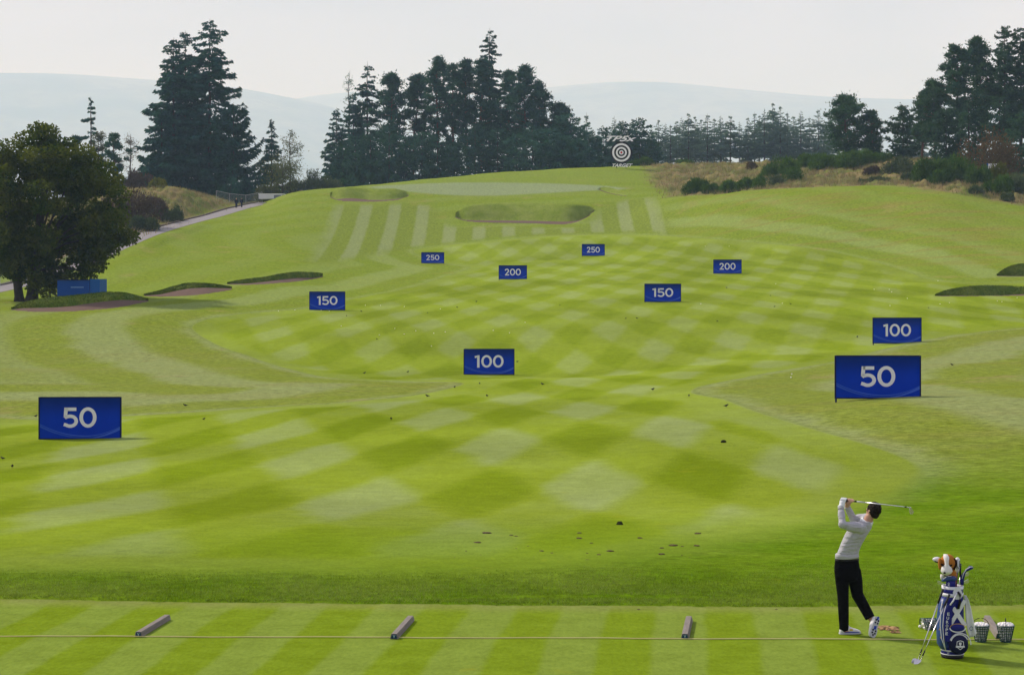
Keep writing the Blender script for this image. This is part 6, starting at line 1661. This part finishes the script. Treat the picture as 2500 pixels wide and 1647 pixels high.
# hands: palms and fingers closed round the grip
upv = Vector((0, 0, 1)); side = cdir.cross(upv).normalized()
def hand(mb, centre, wrist, sgn, r=0.0095, scale=1.0):
    to_w = (wrist - centre).normalized()
    pv = cdir.cross(to_w).normalized()
    axp = CLB0 + cdir * ((centre - CLB0).dot(cdir))
    palm0 = axp + to_w * 0.040
    mb.tube([wrist, wrist.lerp(palm0, 0.6), palm0], [0.030, 0.033, 0.034], 10)
    mb.ball(palm0, (0.036, 0.036, 0.030), 10, 8)
    for i in range(4):
        off = cdir * ((i - 1.5) * 0.0195); rr = r * (1.0, 1.05, 1.0, 0.86)[i if sgn > 0 else 3 - i]; pts = []
        ln = (4, 5, 5, 4)[i]
        for k in range(ln + 1):
            t = math.radians(20 + 52 * k)
            pts.append(axp + off + (to_w * math.cos(t) + pv * sgn * math.sin(t)) * 0.026)
        mb.tube([palm0 + off * 0.9 + pv * sgn * 0.012] + pts, [rr * 1.1] + [rr] * len(pts), 7)
    tp = [palm0 - cdir * 0.020 * sgn - pv * sgn * 0.02, axp - pv * sgn * 0.030 + cdir * 0.004, axp - pv * sgn * 0.024 - to_w * 0.010 + cdir * 0.034, axp - pv * sgn * 0.010 - to_w * 0.024 + cdir * 0.050]
    mb.tube(tp, [0.014, 0.0125, 0.011, 0.009], 7)
hand(body, RH, RWR, 1)
hand(body, LH, LWR, -1, 0.0088)
person = obj('person', remesh(body, 0.0062, 3, 'person'), M_SKIN)
tag(person, 'golfer in grey sweater and black trousers holding the finish of a swing, seen from behind', 'person')

M_KNIT = NT('grey_knit'); _a = M_KNIT.noise(M_KNIT.objco(), 9.0, 4.0, 0.6); _b = M_KNIT.noise(M_KNIT.scaled(M_KNIT.objco(), (3, 3, 14)), 2.2, 3.0, 0.5)
M_KNIT = M_KNIT.finish(M_KNIT.mix(_a, (0.36, 0.375, 0.40), (0.47, 0.485, 0.51)), 0.95, 0.05, normal=M_KNIT.bump(M_KNIT.math('ADD', _b, M_KNIT.math('MULTIPLY', _a, 0.15)), 0.7, 0.05))
M_TROUS = NT('black_trousers'); _b = M_TROUS.noise(M_TROUS.scaled(M_TROUS.objco(), (5, 5, 9)), 1.6, 4.0, 0.5)
M_TROUS = M_TROUS.finish((0.006, 0.0065, 0.0085), 0.9, 0.03, normal=M_TROUS.bump(_b, 0.7, 0.06))
M_HAIR = NT('black_hair'); _a = M_HAIR.noise(M_HAIR.objco(), 55.0, 3.0, 0.7)
M_HAIR = M_HAIR.finish(M_HAIR.mix(_a, (0.004, 0.003, 0.003), (0.022, 0.016, 0.013)), 0.7, 0.15, normal=M_HAIR.bump(_a, 1.0, 0.02))
M_GLOVE = plain('white_glove', (0.70, 0.75, 0.76), 0.6, var=0.05, scale=30); M_SHOE = plain('white_shoe', (0.74, 0.75, 0.76), 0.45, 0.4, var=0.04, scale=20)
M_SHB = plain('blue_shoe_trim', (0.020, 0.055, 0.40), 0.45); M_SOLE = plain('pale_sole', (0.50, 0.53, 0.56), 0.6); M_SPIKE = plain('dark_spikes', (0.02, 0.022, 0.025), 0.6); M_YSH = plain('yellow_shoe_mark', (0.70, 0.50, 0.05), 0.5)
sw = MB()
sw.loft(trunk_rings(0.006)[1:])
limb(sw, [LSH + Vector((0.05, 0.02, 0.0)), LSH, LSH.lerp(LEL, 0.5) + Vector((0, 0, -0.01)), LEL, LEL.lerp(LWR, 0.5), LWR], [0.060, 0.074, 0.064, 0.056, 0.050, 0.036])
limb(sw, [RSH + Vector((0.03, -0.04, -0.02)), RSH, RSH.lerp(REL, 0.5), REL, REL.lerp(RWR, 0.5), RWR], [0.060, 0.070, 0.062, 0.054, 0.048, 0.036])
sw.ball(LSH + Vector((0.06, 0.03, -0.02)), (0.085, 0.085, 0.075), 12, 8); sw.ball(RSH + Vector((-0.01, -0.06, -0.01)), (0.08, 0.085, 0.065), 12, 8)
# folds pulled across the back
for a, b, r in (((180, 560), (330, 500), 0.012), ((150, 600), (300, 560), 0.011), ((210, 520), (380, 440), 0.012), ((330, 430), (440, 350), 0.012)):
    p, q_ = G(*a, -0.088), G(*b, -0.105); sw.tube([p, p.lerp(q_, 0.5) + Vector((0, -0.004, -0.006)), q_], [0.004, r, 0.004], 8)
obj('sweater', remesh(sw, 0.0075, 6, 'sweater'), M_KNIT, person)
wl_ = MB(); wl_.loft([ring(G(233, cy, 0.0), hipr, hipf, a, b, 28, 0.92) for cy, a, b in ((652, 0.150, 0.103), (650, 0.158, 0.110), (630, 0.160, 0.112), (610, 0.157, 0.110), (604, 0.150, 0.104))]); wl_.build('waistband_rib', M_KNIT, person, True)
for w_, e_ in ((LWR, LEL), (RWR, REL)):
    d_ = (e_ - w_).normalized(); MB().tube([w_ - d_ * 0.006, w_ + d_ * 0.012, w_ + d_ * 0.04], [0.034, 0.040, 0.041], 14).build('cuff', M_KNIT, person, True)
cl = MB(); nk = (HEADC - NECK).normalized(); cu = rgt; cv = nk.cross(cu).normalized()
cl.loft([ring(NECK + nk * z + Vector((0, 0, dz)), cu, cv, a, b, 24) for z, a, b, dz in ((-0.010, 0.090, 0.084, 0), (0.012, 0.084, 0.080, 0), (0.030, 0.072, 0.070, 0), (0.030, 0.066, 0.064, 0))], cap=False)
cl.build('shirt_collar', M_GLOVE, person, True)
tr = MB()
tr.loft([ring(G(cx, cy, 0.01), hipr, hipf, a, b, 22, 0.9) for cx, cy, a, b in ((233, 640, 0.152, 0.104), (231, 680, 0.160, 0.112), (232, 740, 0.170, 0.122), (236, 810, 0.166, 0.120), (240, 870, 0.150, 0.105))])
limb(tr, [LHIP + Vector((0.005, 0, -0.03)), LHIP.lerp(LKN, 0.5), LKN, LKN.lerp(LAN, 0.5), LAN + Vector((0, 0, 0.0)), LAN + Vector((-0.004, 0, -0.028))], [0.100, 0.090, 0.075, 0.070, 0.062, 0.064])
limb(tr, [RHIP + Vector((-0.005, 0, -0.03)), RHIP.lerp(RKN, 0.5), RKN, RKN.lerp(RAN, 0.5), RAN + Vector((-0.01, 0, 0.01))], [0.100, 0.092, 0.078, 0.072, 0.066])
for (a, b), (c2, d2), r in (((140, 960), (235, 975), 0.008), ((270, 980), (360, 1000), 0.008), ((150, 1060), (240, 1050), 0.008), ((330, 1090), (420, 1130), 0.008), ((165, 1290), (245, 1280), 0.010), ((175, 1250), (240, 1235), 0.008)):
    tr.tube([G(a, b, -0.085), G((a + c2) / 2, (b + d2) / 2 + 6, -0.10), G(c2, d2, -0.085)], [0.003, r, 0.003], 7)
obj('trousers', remesh(tr, 0.0085, 5, 'trousers'), M_TROUS, person)
MB().loft([ring(G(233, cy, 0.01), hipr, hipf, a, b, 26, 0.9) for cy, a, b in ((668, 0.1625, 0.115), (654, 0.160, 0.112))]).build('belt', M_BLK, person, True)
# hair: a close dark crop with an uneven surface
hm = MB(); hm.ball(hd(0, -0.016, 0.028), (0.084, 0.096, 0.092), 24, 16, Rh); hm.ball(hd(0, -0.040, -0.028), (0.066, 0.052, 0.060), 16, 12, Rh); hm.tube([hd(0, -0.042, -0.05), hd(0, -0.034, -0.080)], [0.050, 0.036], 12)
qh = random.Random(9)
for k in range(150):
    a = qh.uniform(-math.pi, math.pi); e = qh.uniform(-0.5, 1.5)
    f = -math.cos(a) * math.cos(e) * 0.094; r = math.sin(a) * math.cos(e) * 0.083; u = math.sin(e) * 0.090
    if f > 0.045 and u < 0.07: continue
    hm.ball(hd(r, f - 0.016, u + 0.026), qh.uniform(0.008, 0.015), 6, 5)
obj('hair', remesh(hm, 0.0055, 1, 'hair'), M_HAIR, person)
for s in (-1, 1): MB().ball(hd(s * 0.030, 0.086, 0.008), 0.010, 8, 6).build('eye', M_PLB, person, True)
gm = MB(); hand(gm, LH, LWR, -1, 0.0115); gm.ball(LH.lerp(LWR, 0.4), (0.040, 0.036, 0.040), 10, 8)
gd = (LEL - LWR).normalized(); gm.tube([LWR - gd * 0.02, LWR + gd * 0.0], [0.040, 0.039], 12)
obj('glove', remesh(gm, 0.0058, 2, 'glove'), M_GLOVE, person)
# planted left shoe
def shoe(sections, mat_u):
    mb = MB(); mb.loft(sections); return mb
lx0, ly0 = G(160, 1385, 0).x, 24.0
sh1 = MB(); fwd = Vector((0.985, 0.17, 0)).normalized(); sd = Vector((-0.17, 0.985, 0))
O = Vector((lx0, ly0 - 0.01, 0.0))
def srow(t, w, h, z0=0.012): return [O + fwd * t + sd * (w * math.cos(a)) + Vector((0, 0, z0 + h * 0.5 + h * 0.5 * math.sin(a) * (1.0 if math.sin(a) > 0 else 0.9))) for a in np.linspace(0, 2 * math.pi, 14, endpoint=False)]
sh1.loft([srow(t, w, h) for t, w, h in ((0.0, 0.022, 0.05), (0.012, 0.034, 0.085), (0.05, 0.038, 0.100), (0.095, 0.040, 0.098), (0.14, 0.044, 0.082), (0.19, 0.048, 0.062), (0.235, 0.045, 0.048), (0.265, 0.032, 0.036), (0.278, 0.014, 0.022))])
shoe_l = sh1.build('shoe', M_SHOE, person, True)
so = MB(); so.loft([[O + fwd * t + sd * (w * math.cos(a)) + Vector((0, 0, z)) for a, z in zip((0, math.pi, math.pi, 0), (0.004, 0.004, 0.024, 0.024))] for t, w in ((-0.004, 0.026), (0.02, 0.038), (0.09, 0.040), (0.18, 0.050), (0.24, 0.046), (0.284, 0.016))])
so.build('sole', M_SOLE, shoe_l)
bt_ = MB(); bt_.loft([[O + fwd * t + sd * (w * s_) + Vector((0, 0, z)) for s_, z in ((-1, 0.024), (1, 0.024), (1, 0.034), (-1, 0.034))] for t, w in ((0.06, 0.042), (0.12, 0.0445), (0.19, 0.0505), (0.25, 0.043))]); bt_.build('sole_trim', M_SHB, shoe_l)
ym = MB(); ym.box(O + fwd * 0.14 - sd * 0.042 + Vector((0, 0, 0.062)), (0.04, 0.008, 0.022)); ym.build('shoe_mark', M_YSH, shoe_l)
lc = MB(); lc.tube([O + fwd * 0.13 + Vector((0, 0, 0.095)), O + fwd * 0.115 + sd * 0.02 + Vector((0, 0, 0.125))], 0.005, 6); lc.build('lace', M_SHOE, shoe_l)
# raised right shoe, on its toe with the sole turned to us
toe, heel = G(476, 1428, -0.235), G(532, 1232, -0.145)
toe.z = 0.012
ax = (heel - toe); Ls = ax.length; ax.normalize(); sn = Vector((0.35, -0.92, -0.12)); sn = (sn - ax * sn.dot(ax)).normalized(); sw_ = ax.cross(sn).normalized()
def rrow(t, w, h): return [toe + ax * (t * Ls) + sw_ * (w * math.cos(a)) - sn * (0.5 * h + 0.5 * h * math.sin(a)) for a in np.linspace(0, 2 * math.pi, 14, endpoint=False)]
rs = MB(); rs.loft([rrow(t, w, h) for t, w, h in ((-0.02, 0.016, 0.025), (0.03, 0.036, 0.038), (0.15, 0.047, 0.050), (0.32, 0.048, 0.065), (0.5, 0.042, 0.085), (0.7, 0.039, 0.10), (0.9, 0.037, 0.10), (1.0, 0.030, 0.085), (1.03, 0.016, 0.05))])
shoe_r = rs.build('shoe', M_SHOE, person, True)
sl = MB(); n_o = []
pts_s = [(-0.03, 0.018), (0.03, 0.040), (0.15, 0.051), (0.32, 0.051), (0.5, 0.040), (0.7, 0.038), (0.9, 0.040), (1.0, 0.032), (1.04, 0.014)]
sl.loft([[toe + ax * (t * Ls) + sw_ * (w * s) + sn * h for s, h in ((-1, -0.004), (1, -0.004), (1, 0.012), (-1, 0.012))] for t, w in pts_s])
sl.build('sole', M_SOLE, shoe_r)
bl = MB()
for t, w in ((0.47, 0.020), (0.95, 0.014)): 
    c = toe + ax * (t * Ls) + sn * 0.0135; bl.add([c - sw_ * w - ax * 0.03, c + sw_ * w - ax * 0.016, c + sw_ * w + ax * 0.03, c - sw_ * w + ax * 0.02], [(0, 1, 2, 3)])
bl.build('sole_trim', M_SHB, shoe_r)
for t, s in ((0.10, 0.0), (0.20, 0.5), (0.20, -0.5), (0.33, 0.5), (0.33, -0.5), (0.72, 0.45), (0.72, -0.45), (0.86, 0.45), (0.86, -0.45)):
    c = toe + ax * (t * Ls) + sw_ * (s * 0.044) + sn * 0.012; mb = MB(); mb.tube([c, c + sn * 0.008], [0.0135, 0.009], 8); mb.build('spike', M_SPIKE, shoe_r)

# the iron in his hands
clb = empty('iron_club', CLB0)
z0 = Vector((0, 0, 0)); v1 = CLB1 - CLB0
MB().tube([z0, v1 * 0.24], [0.0135, 0.0105], 10).build('grip', M_BLK, clb, True)
wrap = NT('spiral_grip_wrap'); 
MB().tube([v1 * 0.235, v1 * 0.36], [0.0100, 0.0080], 10).build('shaft_band', M_SOLE, clb, True)
MB().tube([v1 * 0.36, v1], [0.0078, 0.0060], 10).build('shaft', M_CHROME, clb, True)
MB().tube([v1 * 0.915, v1 * 0.945], 0.0085, 8).build('ferrule', M_BLK, clb, True)
mb = MB(); iron_head(mb, v1 + cdir * 0.0, (0.9, 0.0, 0.25), (0.22, 0.1, -1), 0.085, 0.060, 0.014); mb.build('club_head', M_CHROME, clb)
tag(clb, 'steel iron held by the golfer, its shaft running level behind his head', 'golf club')

# ---------------------------------------------------------------- the hazy air
hz = MB(); hz.box((0, 9000, 860), (32000, 18500, 1782))
ht = bpy.data.materials.new('hazy_air'); ht.use_nodes = True
hn = ht.node_tree; hn.nodes.clear()
ho = hn.nodes.new('ShaderNodeOutputMaterial'); hv = hn.nodes.new('ShaderNodeVolumePrincipled')
hv.inputs['Color'].default_value = (0.52, 0.73, 1.0, 1)
hv.inputs['Absorption Color'].default_value = (1, 1, 1, 1)
hv.inputs['Density'].default_value = 0.00017
hv.inputs['Anisotropy'].default_value = 0.05
hn.links.new(hv.outputs[0], ho.inputs['Volume'])
tag(hz.build('haze', ht), kind='stuff')
